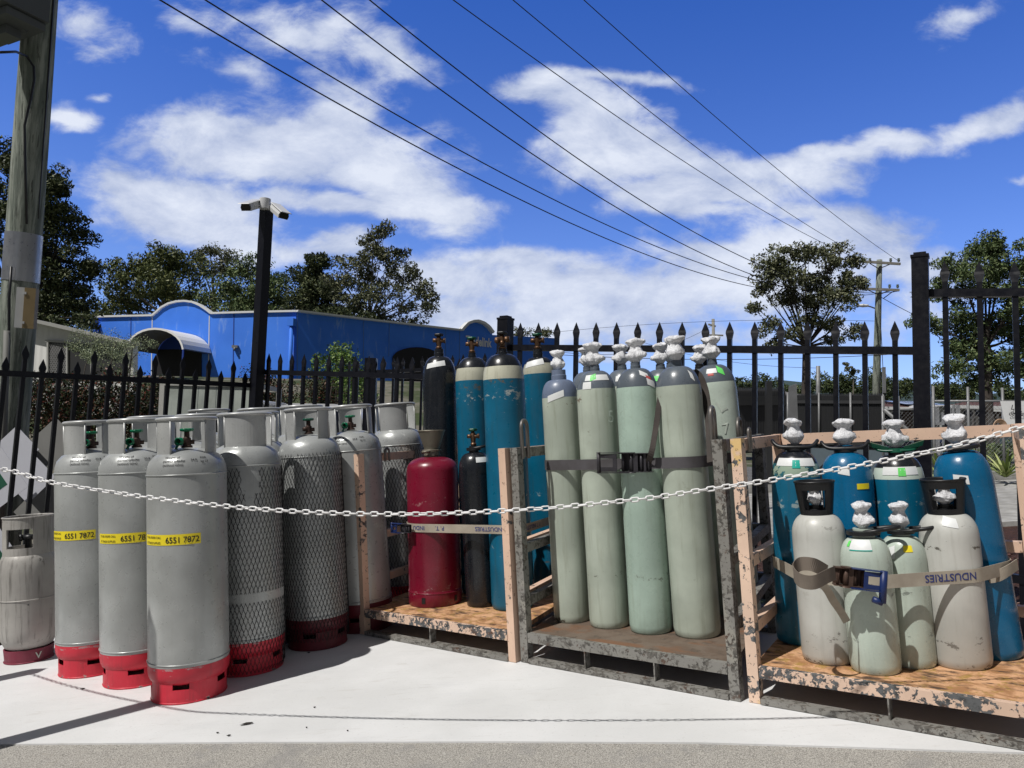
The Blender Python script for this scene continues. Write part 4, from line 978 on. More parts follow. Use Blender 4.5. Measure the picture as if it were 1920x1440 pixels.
def f_mulch(g):
    x = g.mix(g.step(g.noise(26, 8, .75, stretch=(1, 2.2, 1), dist=1.0), .42, .60), (0.020, .010, .008), (0.12, .055, .040))
    return g.mix(g.mul(g.step(g.noise(40, 6, .7, dist=1), .60, .68), .8), x, (0.33, .25, .22))
MULCH = ground_mat('red_brown_bark', f_mulch, .9, (30, 1.0, .04))
def f_earth(g):
    x = g.mix(g.step(g.noise(.35, 6, .6), .44, .56), (0.045, .062, .022), (0.16, .15, .12))
    return g.mix(g.step(g.noise(5, 6, .7), .5, .7), x, (0.09, .085, .06))
EARTH = ground_mat('grass_and_earth', f_earth, .95, (4, .5, .05))
ASPH = ground_mat('grey_asphalt', lambda g: g.mix(g.step(g.noise(40, 5), .4, .65), (0.10, .10, .10), (0.17, .168, .165)), .9)
CONC = ground_mat('kerb_concrete', lambda g: g.mix(g.step(g.noise(6, 7), .35, .7), (0.26, .255, .24), (0.42, .415, .40)), .9)
def ss(a, b, x):
    t = max(0, min(1, (x - a) / (b - a))); return t * t * (3 - 2 * t)
def terrain(x, y):
    base = CAM.z - EYE / NS.z - NS.x / NS.z * max(-4.0, min(2.8, x)) - .03
    rise = 3.55 * ss(11, 34, y) * ss(.16, .02, x / max(y, 1)) 
    return base * (1 - ss(7, 14, y)) + ss(7, 14, y) * (.0 + .0 * x) + rise - .02
vv = []; xs = [-900,-400,-200,-120,-80,-60,-45] + [-36 + 1.5 * i for i in range(58)] + [60,80,120,200,400,900]
ys = [-30,-15,-8,-4,-2] + [0.5 * i for i in range(0, 33)] + [17 + 1.5 * i for i in range(40)] + [90,120,200,400,900,2500]
m = MB(); 
vv = [(x, y, terrain(x, y)) for y in ys for x in xs]; nx = len(xs)
m.add(vv, [(j * nx + i, j * nx + i + 1, (j + 1) * nx + i + 1, (j + 1) * nx + i) for j in range(len(ys) - 1) for i in range(nx - 1)], True)
tag(m.build('ground', EARTH), 'patchy grass and earth ground stretching back beyond the fences', kind='structure')
def sheet(name, pts, h, mat, label, thick=0.0):
    m = MB(); q = [S(a, b, h) for a, b in pts]; n = len(q)
    if thick:
        w = [p - NS * thick for p in q]
        m.add([*w, *q], [tuple(range(n, 2 * n))] + [(i, (i + 1) % n, n + (i + 1) % n, n + i) for i in range(n)])
    else: m.add(q, [tuple(range(n))])
    return tag(m.build(name, mat), label, kind='structure')
edge = [sc_(slab(x, y)) for x, y in ((-1500, 1396), (0, 1395), (480, 1391), (960, 1390), (1320, 1392), (1560, 1399), (1790, 1407), (2200, 1420), (3400, 1440))]
fl = sc_(P(0, 900, 5.2)); fr_ = sc_(P(475, 900, 6.7)); g0 = sc_(P(1725, 900, 4.05))
sheet('driveway', [(-9, -4), (9, -4), (9, edge[-1][1] + .3), (2.7, 3.3), (-9, 3.7)], -.006, APRON, 'speckled exposed aggregate concrete driveway along the bottom of the view')
kb = sc_(slab(0, 1232)); kb2 = sc_(slab(22, 1227))
sheet('slab', [(e[0], e[1]) for e in edge[1:7]] + [(2.35, 2.45), (2.5, 3.0), (1.9, 3.75), (1.55, 4.6), (.2, 5.6), (-2.1, 7.0), (-2.75, 6.4), (-3.35, 4.72), kb, (-3.9, 4.20), (-6.0, 3.6), (-6.0, edge[1][1] + .03)], 0.0, SLABM, 'smooth white concrete slab the cylinders stand on', .006)
sheet('garden_bed', [(1.72, 4.55), (2.15, 3.35), (2.7, 2.5), (5.6, 3.4), (5.6, 7.4), (1.9, 7.4)], .012, MULCH, 'red brown bark mulch bed behind the right cage', .03)
sheet('mulch_strip', [(-6.5, 3.75), (-3.9, 4.24), (-3.38, 4.76), (-2.8, 6.5), (-2.2, 7.6), (-6.5, 8)], .008, MULCH, 'dark bark mulch behind the dented tank', .03)
sheet('footpath', [(1.2, 7.55), (8.5, 7.55), (9.5, 12.2), (1.2, 12.2)], .02, CONC, 'pale concrete path beyond the mulch bed', .05)
sheet('kerb', [(1.0, 7.40), (8.6, 7.40), (8.6, 7.54), (1.0, 7.54)], .06, CONC, 'low concrete kerb between mulch and path', .12)
sheet('planter_kerb', [(1.2, 12.25), (11, 12.25), (11, 12.45), (1.2, 12.45)], .16, CONC, 'grey kerb at the back of the path', .25)
rd = MB(); rd.add([(1.5, 15, .05), (60, 15, .05), (70, 34, .05), (3.5, 34, .05)], [(0, 1, 2, 3)]); tag(rd.build('road', ASPH), 'grey asphalt yard beyond the fence', kind='structure')
# bark chips on the bed
m = MB()
for i in range(2600):
    a = random.uniform(1.9, 4.2); b = random.uniform(2.7, 7.3)
    if (a - 1.7) * .6 + (b - 3.6) < 0: continue
    p = S(a, b, .02 + random.random() * .012); r = random.uniform(.012, .035)
    q = Matrix.Translation(p) @ Matrix.Rotation(random.uniform(0, 6.3), 4, 'Z') @ Matrix.Rotation(random.uniform(-.5, .5), 4, 'X') @ Matrix.Rotation(random.uniform(-.5, .5), 4, 'Y')
    m.box((0, 0, 0), (r, r * random.uniform(.25, .6), .005), q)
BARK_, nt, b = new_mat('bark_chip'); ge = nt.nodes.new('ShaderNodeNewGeometry'); rp = nt.nodes.new('ShaderNodeValToRGB'); nt.links.new(ge.outputs['Random Per Island'], rp.inputs[0]); nt.links.new(rp.outputs[0], b.inputs['Base Color']); b.inputs['Roughness'].default_value = .8
rp.color_ramp.elements[0].color = (.035, .015, .012, 1); rp.color_ramp.elements[1].color = (.36, .24, .20, 1); e_ = rp.color_ramp.elements.new(.7); e_.color = (.13, .055, .045, 1)
tag(m.build('bark_chips', BARK_), 'loose bark chips scattered over the garden bed', 'mulch', kind='stuff')
# leaf litter on the slab
m = MB()
for (x, y, r) in ((462, 1359, .028), (408, 1376, .006), (429, 1381, .009), (590, 1328, .006), (575, 1366, .004), (155, 1293, .012), (652, 1372, .004), (579, 1225, .009)):
    p = slab(x, y) + NS * .004; q = frame(p, NS, E2) @ Matrix.Rotation(.35, 4, 'Z')
    m.add([(r * math.cos(t_ * .7854) * (1.2 if t_ % 2 else 1), r * .28 * math.sin(t_ * .7854), .002 * (t_ % 3)) for t_ in range(8)] + [(0, 0, -.003)], [tuple(range(8)), *[(i, (i + 1) % 8, 8) for i in range(8)]], M=q)
tag(m.build('leaf_litter', flat('dead_leaf', (.02, .016, .012), .7)), 'tiny dark leaves and grit scattered on the white slab', 'litter', kind='stuff')

# ------------------------------------------------------------------ steel picket fences
FBLK = paint('satin_black_powdercoat', (0.0055, 0.006, 0.010), 0.34, (0.08, 0.08, 0.08), 0.12, (0.02, 0.02, 0.02), 0.35, scr=0.10, spec=.35)
pk = MB(); a = .0135
def ringsq(h, z, hx=None): hx = hx or h; return [(-hx, -h, z), (hx, -h, z), (hx, h, z), (-hx, h, z)]
lv = [(a, 0, a), (a, 1.875, a), (.012, 1.885, .0155), (.008, 1.915, .0235), (.005, 1.93, .022), (.0008, 1.985, .001)]
vv = []
for (hy, z_, hx) in lv: vv += ringsq(hy, z_ - 1.985, hx)
pk.add(vv, [(3, 2, 1, 0)] + [(i * 4 + j, i * 4 + (j + 1) % 4, i * 4 + 4 + (j + 1) % 4, i * 4 + 4 + j) for i in range(5) for j in range(4)])
pick0 = [pk.build('picket', FBLK)]
def add_picket(parent, tip, lean=(0, 0), face=0.0, sc=1.0):
    if pick0: o = pick0.pop(); add_picket.src = o
    else: o = add_picket.src.copy(); col.objects.link(o)
    o.parent = parent
    zax = Vector((lean[0], lean[1], 1)).normalized(); yax = Matrix.Rotation(face, 3, 'Z') @ Vector((0, 1, 0))
    M = frame(tip, zax, (yax - yax.dot(zax) * zax).normalized())
    o.matrix_world = M @ Matrix.Diagonal((sc, sc, 1, 1))
def fence_line(x0, Z0, x1, Z1):
    X0, X1 = (x0 - 960) / F * Z0, (x1 - 960) / F * Z1
    def at(t, y):
        X = X0 + (X1 - X0) * t; Z = Z0 + (Z1 - Z0) * t; return P(960 + F * X / Z, y, Z)
    def t_of(x):
        u = (x - 960) / F; return (u * Z0 - X0) / ((X1 - X0) - u * (Z1 - Z0))
    return at, t_of
# left fence: tall and short pickets in turn
at, tof = fence_line(10, 5.30, 460, 6.80)
tl = thing('picket_fence', 'black steel fence at left with alternating tall and short spear pickets', 'fence', Matrix.Translation(at(0, 1150)))
fa = math.atan2((at(1, 700) - at(0, 700)).y, (at(1, 700) - at(0, 700)).x)
A = at(0, 700); Bp = at(1, 722)
for i in range(-6, 17):
    t_ = i / 16; 
    zt = A.z + (Bp.z - A.z) * t_
    tall = (i % 2 == 1)
    b0 = at(t_, 700); tip = Vector((b0.x, b0.y, zt + (.213 if tall else .118)))
    add_picket(tl, tip, (.034 - .012 * max(t_, 0), 0), fa)
def rail3(parent, p, q, w=.04, h=.042, name='rail', mat=None):
    m = MB(); m.beam(p, q, w, h); m.build(name, mat or FBLK, parent)
rail3(tl, A + (A - Bp) * .45 + Vector((0, 0, .0)), Bp + (Bp - A) * .03)
rail3(tl, A + (A - Bp) * .45 + Vector((-.05, 0, -1.45)), Bp + (Bp - A) * .03 + Vector((-.03, 0, -1.45)))
# camera pole at the corner
zc_ = 6.90; top = P(500, 390, zc_); base = P(478, 800, zc_); base = Vector((base.x + .0, base.y, terrain(base.x, base.y) - .02)) if False else None
cpz = P(500, 390, zc_); ft = Vector((cpz.x - .035, cpz.y, -.35))
tp = thing('camera_pole', 'tall black square pole at the fence corner carrying two white security cameras', 'camera pole', Matrix.Translation(ft))
m = MB(); m.beam(ft, cpz, .088, .088, up=Vector((.55, .83, 0))); m.build('pole', FBLK, tp)
m = MB(); m.beam(cpz - Vector((0, 0, .01)), cpz + Vector((0, 0, .035)), .098, .098, up=Vector((.55, .83, 0))); m.build('cap', BLKP, tp)
WCAM = flat('white_camera_housing', (0.62, 0.63, 0.64), 0.35, var=.05); DGL = flat('dark_lens_window', (0.01, 0.01, 0.012), 0.15)
def cam_unit(side, q0, q1, tiltroll):
    c0 = P(*q0); c1 = P(*q1); d = (c1 - c0).normalized(); up = Vector((0, 0, 1)); x = d; y = up.cross(x).normalized(); z = x.cross(y)
    M = Matrix((x, y, z)).transposed().to_4x4(); M.translation = (c0 + c1) / 2; L = (c1 - c0).length
    m = MB(); m.prism([(-.045, -.032), (.045, -.032), (.050, .0), (.038, .034), (-.038, .034), (-.050, 0)], -L / 2, L / 2 * .9, M @ Matrix.Rotation(PI / 2, 4, 'Y') @ Matrix.Rotation(PI / 2, 4, 'Z'))
    m.add([(-L * .5, -.052, .036), (L * .62, -.055, .036), (L * .62, .055, .036), (-L * .5, .052, .036), (-L * .5, -.045, .042), (L * .60, -.045, .042), (L * .60, .045, .042), (-L * .5, .045, .042)], [(3, 2, 1, 0), (4, 5, 6, 7), (0, 1, 5, 4), (1, 2, 6, 5), (2, 3, 7, 6), (3, 0, 4, 7)], M=M)
    o = m.build('security_camera', WCAM, tp)
    m = MB(); m.prism([(-.040, -.028), (.040, -.028), (.045, .0), (.034, .030), (-.034, .030), (-.045, 0)], L / 2 * .9, L / 2 * 1.0, M @ Matrix.Rotation(PI / 2, 4, 'Y') @ Matrix.Rotation(PI / 2, 4, 'Z')); m.build('lens_window', DGL, o)
    return o, c0
o1, c1_ = cam_unit(0, (483, 382, 6.86), (460, 389, 6.62), 0)
m = MB(); m.tube([c1_, P(491, 383, 6.84), P(497, 384, 6.84)], .016, 10); m.lathe([(0, -.05), (.045, -.05), (.05, -.03), (.05, .045), (0, .045)], 20, M=Matrix.Translation(P(497, 382, 6.82))); m.build('mount', WCAM, o1)
o2, c2_ = cam_unit(1, (515, 389, 6.84), (533, 405, 6.70), 0)
m = MB(); m.tube([c2_, P(510, 385, 6.86), P(504, 384, 6.88)], .016, 10); m.build('mount', WCAM, o2)
# back fence in three steps, one straight run towards the right
at, tof = fence_line(503, 6.83, 1679, 4.10)
nrm_a = math.atan2((at(1, 700) - at(0, 700)).y, (at(1, 700) - at(0, 700)).x)
tb = thing('picket_fence', 'black steel spear picket fence stepping up to the right behind the cages', 'fence', Matrix.Translation(at(.5, 1150)))
def zat(x, y): return at(tof(x), y).z
for pxs, y0, y1, ya, yb_ in (([503,525,547,568,591,615,638,665,690,717,743,770,799,829,860,892,924],662,673,697,711), ([974,1008,1042,1078,1114,1152,1192,1233,1275,1319,1366,1412,1461,1513,1565,1620,1679],604,601,650,659), ([1775,1840,1907,1976,2050],487,486,545,545)):
    ta, tb_ = tof(pxs[0]), tof(pxs[-1]); za, zb = at(ta, y0).z, at(tb_, y1).z; ra, rb = at(ta, ya).z, at(tb_, yb_).z
    for i, x in enumerate(pxs):
        t_ = ta + (tb_ - ta) * i / (len(pxs) - 1) if len(pxs) > 5 else tof(x)
        p = at(t_, 700); p.z = za + (zb - za) * (t_ - ta) / (tb_ - ta); add_picket(tb, p, (0, 0), nrm_a)
    e = .018
    pL = at(ta - .024, 700); pL.z = ra; pR = at(tb_ + (.020 if len(pxs) > 5 else 0), 700); pR.z = rb
    rail3(tb, pL, pR); rail3(tb, pL - Vector((0, 0, 1.45)), pR - Vector((0, 0, 1.45)))
for (x, ytop, w, tn) in ((948, 600, .088, 0), (1725, 484, .080, 0)):
    p = at(tof(x), ytop); m = MB(); xd = (at(1, 700) - at(0, 700)); xd.z = 0
    m.beam(Vector((p.x, p.y, -.1)), p, w, w, up=xd.normalized()); o = m.build('post', FBLK, tb)
    m = MB(); m.beam(p, p + Vector((0, 0, .014)), w + .008, w + .008, up=xd.normalized())
    m.beam(p + Vector((0, 0, .014)), p + Vector((0, 0, .028)), w * .75, w * .75, up=xd.normalized()); m.build('post_cap', FBLK, o)
# second, farther fence behind the left part
at2, tof2 = fence_line(640, 9.6, 930, 8.2)
t2 = thing('picket_fence', 'farther black picket fence showing between the nearer pickets by the parked utility', 'fence', Matrix.Translation(at2(0, 1000)))
for i in range(17):
    p = at2(i / 16, 677); p.z = at2(0, 677).z; add_picket(t2, p, (0, 0), 0)
p0 = at2(0, 700); p1 = at2(1, 700); p0.z = p1.z = at2(0, 700).z; rail3(t2, p0, p1); p = at2(.22, 672); m = MB(); m.beam(Vector((p.x, p.y, -.4)), p, .14, .14); m.build('post', FBLK, t2)

# dark slatted yard fences beyond, at right
SLT = flat('charcoal_slats', (0.028, 0.029, 0.031), 0.5); GALVS = paint('galvanised_steel', (0.22, 0.225, 0.23), 0.5, (0.2, 0.2, 0.2), .2, (.12, .12, .12), .5, metal=.3)
def slat_fence(name, label, xa, xb, Z0, Z1, yt, yb_, n, w, railat=.12):
    t = thing(name, label, 'fence', Matrix.Translation(P(xa, yb_, Z0))); m = MB()
    a = P(xa, yt, Z0); b = P(xb, yt, Z1); h = a.z - P(xa, yb_, Z0).z
    for i in range(n):
        p = a.lerp(b, i / (n - 1)); m.beam(p - Vector((0, 0, h)), p, w, w); m.add([p + Vector((-w / 2, -w / 2, 0)), p + Vector((w / 2, -w / 2, 0)), p + Vector((w / 2, w / 2, 0)), p + Vector((-w / 2, w / 2, 0)), p + Vector((0, 0, w * 2.2))], [(0, 1, 4), (1, 2, 4), (2, 3, 4), (3, 0, 4)])
    m.build('picket_screen', SLT, t)
    for f_ in (railat, .9):
        m = MB(); o = Vector((0, -.03, -h * f_)); m.beam(a + o, b + o, .05, .06 if Z0 > 14 else .12); m.build('rail', SLT, t)
    return t, a, b, h
t, a, b, h = slat_fence('slat_fence', 'dense charcoal slatted fence beyond the road, below the tall gum', 1470, 1654, 15.5, 14.5, 742, 838, 66, .026)
for f_ in (.03, .36, .68, 1.0):
    p = a.lerp(b, f_) + Vector((0, -.05, .06)); m = MB(); m.tube([p - Vector((0, 0, h)), p], .022, 8); m.build('post', GALVS, t)
p = a.lerp(b, 1.0) + Vector((0, -.08, .30)); m = MB(); m.box(p, (.05, .05, .5)); m.build('post_sleeve', GALVS, t)
t, a, b, h = slat_fence('sliding_gate', 'charcoal picket gate with a wide top rail beyond the back fence', 1382, 1470, 9.6, 9.9, 733, 850, 30, .026, .16)
for x in (1441,):
    p = P(x, 715, 9.5); m = MB(); m.beam(p - Vector((0, 0, 1.3)), p, .07, .07); m.build('post', SLT, t)
p = P(1486, 722, 9.0); t = thing('galvanised_post', 'broad galvanised post with pointed top standing beside the charcoal gate', 'post', Matrix.Translation(p - Vector((0, 0, 1.2))))
m = MB(); m.hexa([p + Vector(v) for v in ((-.05, -.01, -1.25), (.09, -.01, -1.25), (.09, .01, -1.25), (-.05, .01, -1.25), (-.045, -.01, -.02), (.045, -.01, .02), (.045, .01, .02), (-.045, .01, -.02))]); m.build('blade', GALVS, t)

# hazard placards leaning behind the left fence
WPL = flat('placard_white', (0.50, 0.51, 0.56), .5, var=.05); GPL = flat('placard_green', (0.008, 0.09, 0.05), .5); GYP = flat('placard_grey', (0.20, 0.20, 0.19), .6)
def placard(label, cx, cy, Z, half, green=None, mat=WPL, lean=-.08, yawl=0.0, bend=False):
    c = P(cx, cy, Z); s = half * Z / F; n = Matrix.Rotation(yawl, 3, 'Z') @ Vector((0, -1, .12)).normalized()
    M = frame(c, n, Vector((0, 0, 1))) @ Matrix.Rotation(lean, 4, 'Z')
    t = thing('diamond_placard', label, 'sign', M)
    m = MB(); m.prism([(0, -s), (s, 0), (0, s), (-s, 0)], -.0015, .0015); m.build('board', mat, t)
    if green:
        m = MB(); q = s * green[2]; gx, gy = green[0] * s, green[1] * s; m.prism([(gx, gy - q), (gx + q, gy), (gx, gy + q), (gx - q, gy)], .0016, .003); m.build('green_diamond', GPL, t)
    return t
placard('white diamond placard with green centre, at the left edge behind the pickets', -14, 905, 5.6, 68, (.02, 0, .40))
placard('grey diamond placard, topmost behind the leftmost silver cylinder', 100, 834, 5.95, 52, None, GYP, .04)
placard('blank white diamond placard between the green centred one and the grey one', 56, 896, 5.80, 48, None, WPL, .06)
placard('white diamond placard with green corner, lowest at left beside the dented tank', -28, 1055, 5.45, 78, (0, 0, .62))
placard('white diamond placard with its peak just right of the timber pole foot', 27, 844, 5.88, 46, None, WPL, .05)
placard('dull grey diamond placard low behind the leftmost silver cylinder', 88, 955, 6.0, 62, None, GYP, .1)

# ------------------------------------------------------------------ old utility pole at left
POLEM, nt, b = new_mat('treated_pine_pole'); g = NT(nt, False)
x = g.mix(g.step(g.noise(2.2, 6, .65, stretch=(9, 9, .5)), .38, .64), (0.13, .155, .13), (0.33, .36, .31)); x = g.mix(g.mul(g.step(g.noise(5, 8, .7, stretch=(12, 12, .45)), .56, .62), .8), x, (0.05, .055, .045))
nt.links.new(x, b.inputs['Base Color']); b.inputs['Roughness'].default_value = .85; nt.links.new(g.bump(g.noise(6, 8, .7, stretch=(10, 10, .5)), .8, .02), b.inputs['Normal'])
t = thing('utility_pole', 'greenish weathered timber power pole rising out of frame at the left edge', 'utility pole', Matrix.Translation(P(22, 1100, 6.4)))
pA = P(-6, 1150, 6.4); pB = P(81, -60, 6.4)
def pol(y): return pA.lerp(pB, (1150 - y) / 1210)
m = MB(); m.tube([pol(1150), pol(900), pol(650), pol(400), pol(150), pol(-60), pol(-400)], [.142, .140, .138, .136, .130, .124, .118], 36); m.build('timber_shaft', POLEM, t)
ALB = paint('aluminium_band', (0.42, 0.43, 0.45), .32, (.2, .2, .2), .1, (.2, .2, .2), .2, metal=.8)
m = MB(); ax = (pB - pA).normalized(); Mb = frame(pol(484), ax, FWD); m.lathe([(.138, -.205), (.1415, -.205), (.1405, .205), (.137, .205)], 48, M=Mb); m.build('metal_band', ALB, t)
m = MB(); pts = [(0, 98), (30, 97), (50, 105), (63, 125), (64, 150), (57, 188), (46, 235), (47, 300), (50, 420)]
m.tube([P(x, y, 6.22 if x > 40 else 6.2 - (60 - x) * .012) for x, y in pts], .010, 8); m.tube([P(44, 70, 6.18), P(45, 0, 6.2)], .012, 8)
m.tube([P(96 - (y - 60) * .0720, y, 6.37) for y in range(-40, 430, 30)], .0085, 6); m.tube([P(21, 500, 6.22), P(17, 560, 6.22), P(17, 640, 6.22), P(14, 720, 6.22)], .011, 6)
m.build('cable', BLKP, t)
m = MB(); c = P(49, 578, 6.12); Mb = frame(c, ax, (FWD + Vector((-.35, 0, 0))).normalized())
m.box((-.03, 0, 0), (.07, .09, .33), Mb); m.mi = 1; m.box((.035, -.01, 0), (.08, .10, .33), Mb); m.mi = 0
for z_ in (-.12, .12): m.box((.0, -.055, z_), (.02, .02, .02), Mb)
m.build('fuse_box', [flat('box_white', (.55, .56, .56), .5), flat('box_tan', (.26, .19, .09), .5)], t)
m = MB(); m.tube([P(13, 620, 6.2), P(9, 760, 6.2), P(2, 1000, 6.2)], .024, 8); m.build('conduit', flat('grey_conduit', (.18, .18, .17), .7), t)
m = MB(); c = P(28, 10, 5.95); Mb = frame(c, Vector((0, 0, 1)), Vector((.5, 1, 0)).normalized())
m.box((-.10, 0, .05), (.52, .36, .28), Mb)
for i in range(11): m.box((-.34 + i * .048, -.20, .06), (.014, .05, .24), Mb)
m.box((-.12, .02, -.13), (.50, .30, .06), Mb); m.box((-.20, .02, -.20), (.34, .12, .07), Mb); m.beam(P(60, 40, 6.1), P(40, 55, 6.0), .05, .06)
m.build('transformer_box', flat('transformer_grey', (.09, .10, .10), .5), t)

# ------------------------------------------------------------------ foliage and trees
def leaf_mat(name, dark, mid, light, rough=.5):
    m, nt, b = new_mat(name); ge = nt.nodes.new('ShaderNodeNewGeometry'); rp = nt.nodes.new('ShaderNodeValToRGB')
    nt.links.new(ge.outputs['Random Per Island'], rp.inputs[0]); e = rp.color_ramp.elements; e[0].color = (*dark, 1); e[1].color = (*light, 1); k = e.new(.6); k.color = (*mid, 1)
    nt.links.new(rp.outputs[0], b.inputs['Base Color']); b.inputs['Roughness'].default_value = rough; b.inputs['Specular IOR Level'].default_value = .25
    return m
LF = {'gum': leaf_mat('gum_leaves', (.045, .055, .026), (.115, .13, .065), (.24, .24, .15)), 'dark': leaf_mat('dark_leaves', (.020, .032, .014), (.055, .074, .030), (.15, .165, .075)),
      'olive': leaf_mat('olive_leaves', (.042, .062, .024), (.105, .13, .045), (.21, .22, .085)), 'soft': leaf_mat('soft_green_leaves', (.044, .072, .030), (.11, .155, .062), (.21, .25, .11)),
      'wood': leaf_mat('far_wood_leaves', (.025, .040, .018), (.06, .085, .034), (.12, .145, .06)), 'hedge': leaf_mat('hedge_leaves', (.006, .012, .005), (.028, .045, .014), (.15, .04, .03)),
      'bright': leaf_mat('bright_shrub_leaves', (.03, .07, .015), (.09, .17, .03), (.25, .33, .10)), 'mim': leaf_mat('feathery_leaves', (.14, .18, .11), (.26, .31, .20), (.44, .48, .26)), 'strap': leaf_mat('strappy_leaves', (.12, .17, .05), (.25, .32, .10), (.42, .46, .20))}
BARKM = paint('grey_gum_bark', (0.16, .145, .12), .8, (.3, .28, .24), .3, (.05, .045, .035), .6); BARKD = paint('dark_bark', (0.055, .045, .038), .85, (.12, .1, .09), .3, (.02, .02, .018), .5)
def leaf_cloud(centers, radii, per, size, seed=0, flatz=.75, droop=0.0, elong=1.6):
    """many small two-triangle leaf sprays around the given clump centres"""
    per = int(per * 2.6); size = size * .62; r = np.random.default_rng(seed); N = len(centers) * per
    c = np.repeat(np.asarray(centers), per, 0); R_ = np.repeat(np.asarray(radii), per)
    d = r.normal(size=(N, 3)); d /= np.linalg.norm(d, axis=1)[:, None]; rad = R_ * r.uniform(.25, 1, N) ** .6
    p = c + d * rad[:, None] * np.array([1, 1, flatz]); p[:, 2] -= droop * r.uniform(0, 1, N) * R_
    a = r.normal(size=(N, 3)); a[:, 2] -= droop; a /= np.linalg.norm(a, axis=1)[:, None]; b = np.cross(a, r.normal(size=(N, 3))); b /= np.linalg.norm(b, axis=1)[:, None]
    s = size * r.uniform(.5, 1.25, N)[:, None]; a = a * s * elong; b = b * s
    v = np.stack([p - a, p + b * .6, p + a, p - b * .6], 1).reshape(-1, 3)
    return v, N
def mesh_quads(name, v, n, mat, parent=None):
    me = bpy.data.meshes.new(name); me.vertices.add(len(v)); me.vertices.foreach_set('co', np.asarray(v, dtype=np.float32).ravel())
    me.loops.add(n * 4); me.loops.foreach_set('vertex_index', np.arange(n * 4, dtype=np.int32)); me.polygons.add(n)
    me.polygons.foreach_set('loop_start', np.arange(0, n * 4, 4, dtype=np.int32)); me.polygons.foreach_set('loop_total', np.full(n, 4, dtype=np.int32))
    me.update(calc_edges=True); me.materials.append(mat); o = bpy.data.objects.new(name, me); col.objects.link(o)
    if parent is not None: o.parent = parent; o.matrix_world = Matrix.Identity(4)
    return o
def bez(a, b, c, n):
    return [(a * (1 - t) ** 2 + b * 2 * t * (1 - t) + c * t * t) for t in [i / n for i in range(n + 1)]]
def tree(label, blobs, Z, base, fork, mat, clump=.55, nper=34, leaf=.11, dens=1.0, bark=None, tr=.22, seed=1, group=None, deep=.8, droop=.25, name='gum_tree', hollow=.0):
    """blobs: photo ellipses (cx, cy, rx, ry) of foliage; base and fork: photo points of the trunk"""
    rnd = random.Random(seed); sc = Z / F; bs = P(base[0], base[1], Z); bs.z = min(bs.z, terrain(bs.x, bs.y)) ; fk = P(fork[0], fork[1], Z)
    t = thing(name, label, 'tree', Matrix.Translation(bs), group); cs = []; rs = []; limbs = MB()
    mid = bs.lerp(fk, .5) + Vector((rnd.uniform(-.3, .3) * tr * 3, 0, 0)); limbs.tube(bez(bs, mid, fk, 8), [tr * (1.15 - .5 * i / 8) for i in range(9)], 10, caps=False)
    for (cx, cy, rx, ry) in blobs:
        c = P(cx, cy, Z + rnd.uniform(-1, 1) * rx * sc * .5); RX, RZ = rx * sc, ry * sc; RY = min(RX, RZ * 2) * deep
        lo = fk.lerp(c, .5) + Vector((0, 0, -abs(RZ) * .35)); br = bez(fk, lo, c, 7); r0 = tr * .34 * min(1, .4 + RX / 3)
        limbs.tube(br, [r0 * (1 - .78 * i / 7) for i in range(8)], 7, caps=False)
        n = max(4, int(dens * 2.7 * (RX * RZ * math.pi) / (clump * clump * 1.6)))
        for k in range(n):
            u = Vector((rnd.gauss(0, 1), rnd.gauss(0, 1), rnd.gauss(0, 1))).normalized() * (rnd.uniform(hollow, 1) ** .5)
            p = c + Vector((u.x * RX, u.y * RY, u.z * RZ)); q = clump * rnd.uniform(.55, 1.15); cs.append(tuple(p)); rs.append(q)
            if rnd.random() < .45:
                s0 = br[rnd.randint(3, 7)]; limbs.tube(bez(s0, s0.lerp(p, .5) + Vector((0, 0, -.1 * q)), p, 3), [r0 * .30, r0 * .22, r0 * .14, r0 * .06], 4, caps=False)
    limbs.build('trunk', bark or BARKD, t); v, n = leaf_cloud(cs, rs, nper, leaf, seed, .7, droop); mesh_quads('crown', v, n, mat, t)
    return t
gb = 'trees behind the blue building'
tree('big dark gum tree behind the timber power pole at the left edge', [(20,300,60,36),(75,330,50,30),(110,345,40,30),(20,380,50,50),(85,400,60,40),(130,415,34,30),(150,440,24,20),(60,470,90,45),(140,500,45,28),(170,505,22,16),(80,530,100,40),(110,570,60,34),(30,580,70,45),(160,560,24,20),(100,610,80,25),(-60,420,60,120)], 27, (70,800), (60,560), LF['dark'], .42, 46, .085, 1.0, BARKD, .3, 3, gb, name='gum_tree')
tree('broad olive gum tree directly behind the arched parapet', [(225,520,40,34),(270,500,46,34),(318,480,46,28),(350,500,40,34),(300,530,70,34),(230,560,60,30),(350,555,60,34),(190,580,34,24),(210,610,50,24)], 52, (300,700), (310,590), LF['olive'], .8, 46, .14, 1.15, BARKM, .35, 4, gb)
tree('sparse high topped gum tree between the two wide ones', [(395,470,32,16),(425,475,24,12),(372,478,18,10),(400,500,44,22),(440,505,30,20)], 58, (405,700), (400,560), LF['gum'], .7, 40, .13, .8, BARKM, .3, 5, gb)
tree('rounded willowy green tree behind the black camera pole', [(475,500,44,24),(430,545,56,38),(495,545,44,44),(455,585,70,24),(525,560,24,36),(515,520,26,20),(540,585,30,20)], 50, (470,700), (470,590), LF['soft'], .75, 50, .13, 1.2, BARKM, .3, 6, gb, droop=.6)
tree('dense dark rounded tree left of the tallest gum', [(590,492,26,22),(580,525,40,30),(605,550,44,34),(565,570,34,24),(625,585,50,24)], 47, (595,700), (595,590), LF['dark'], .7, 70, .13, 1.5, BARKD, .3, 7, gb)
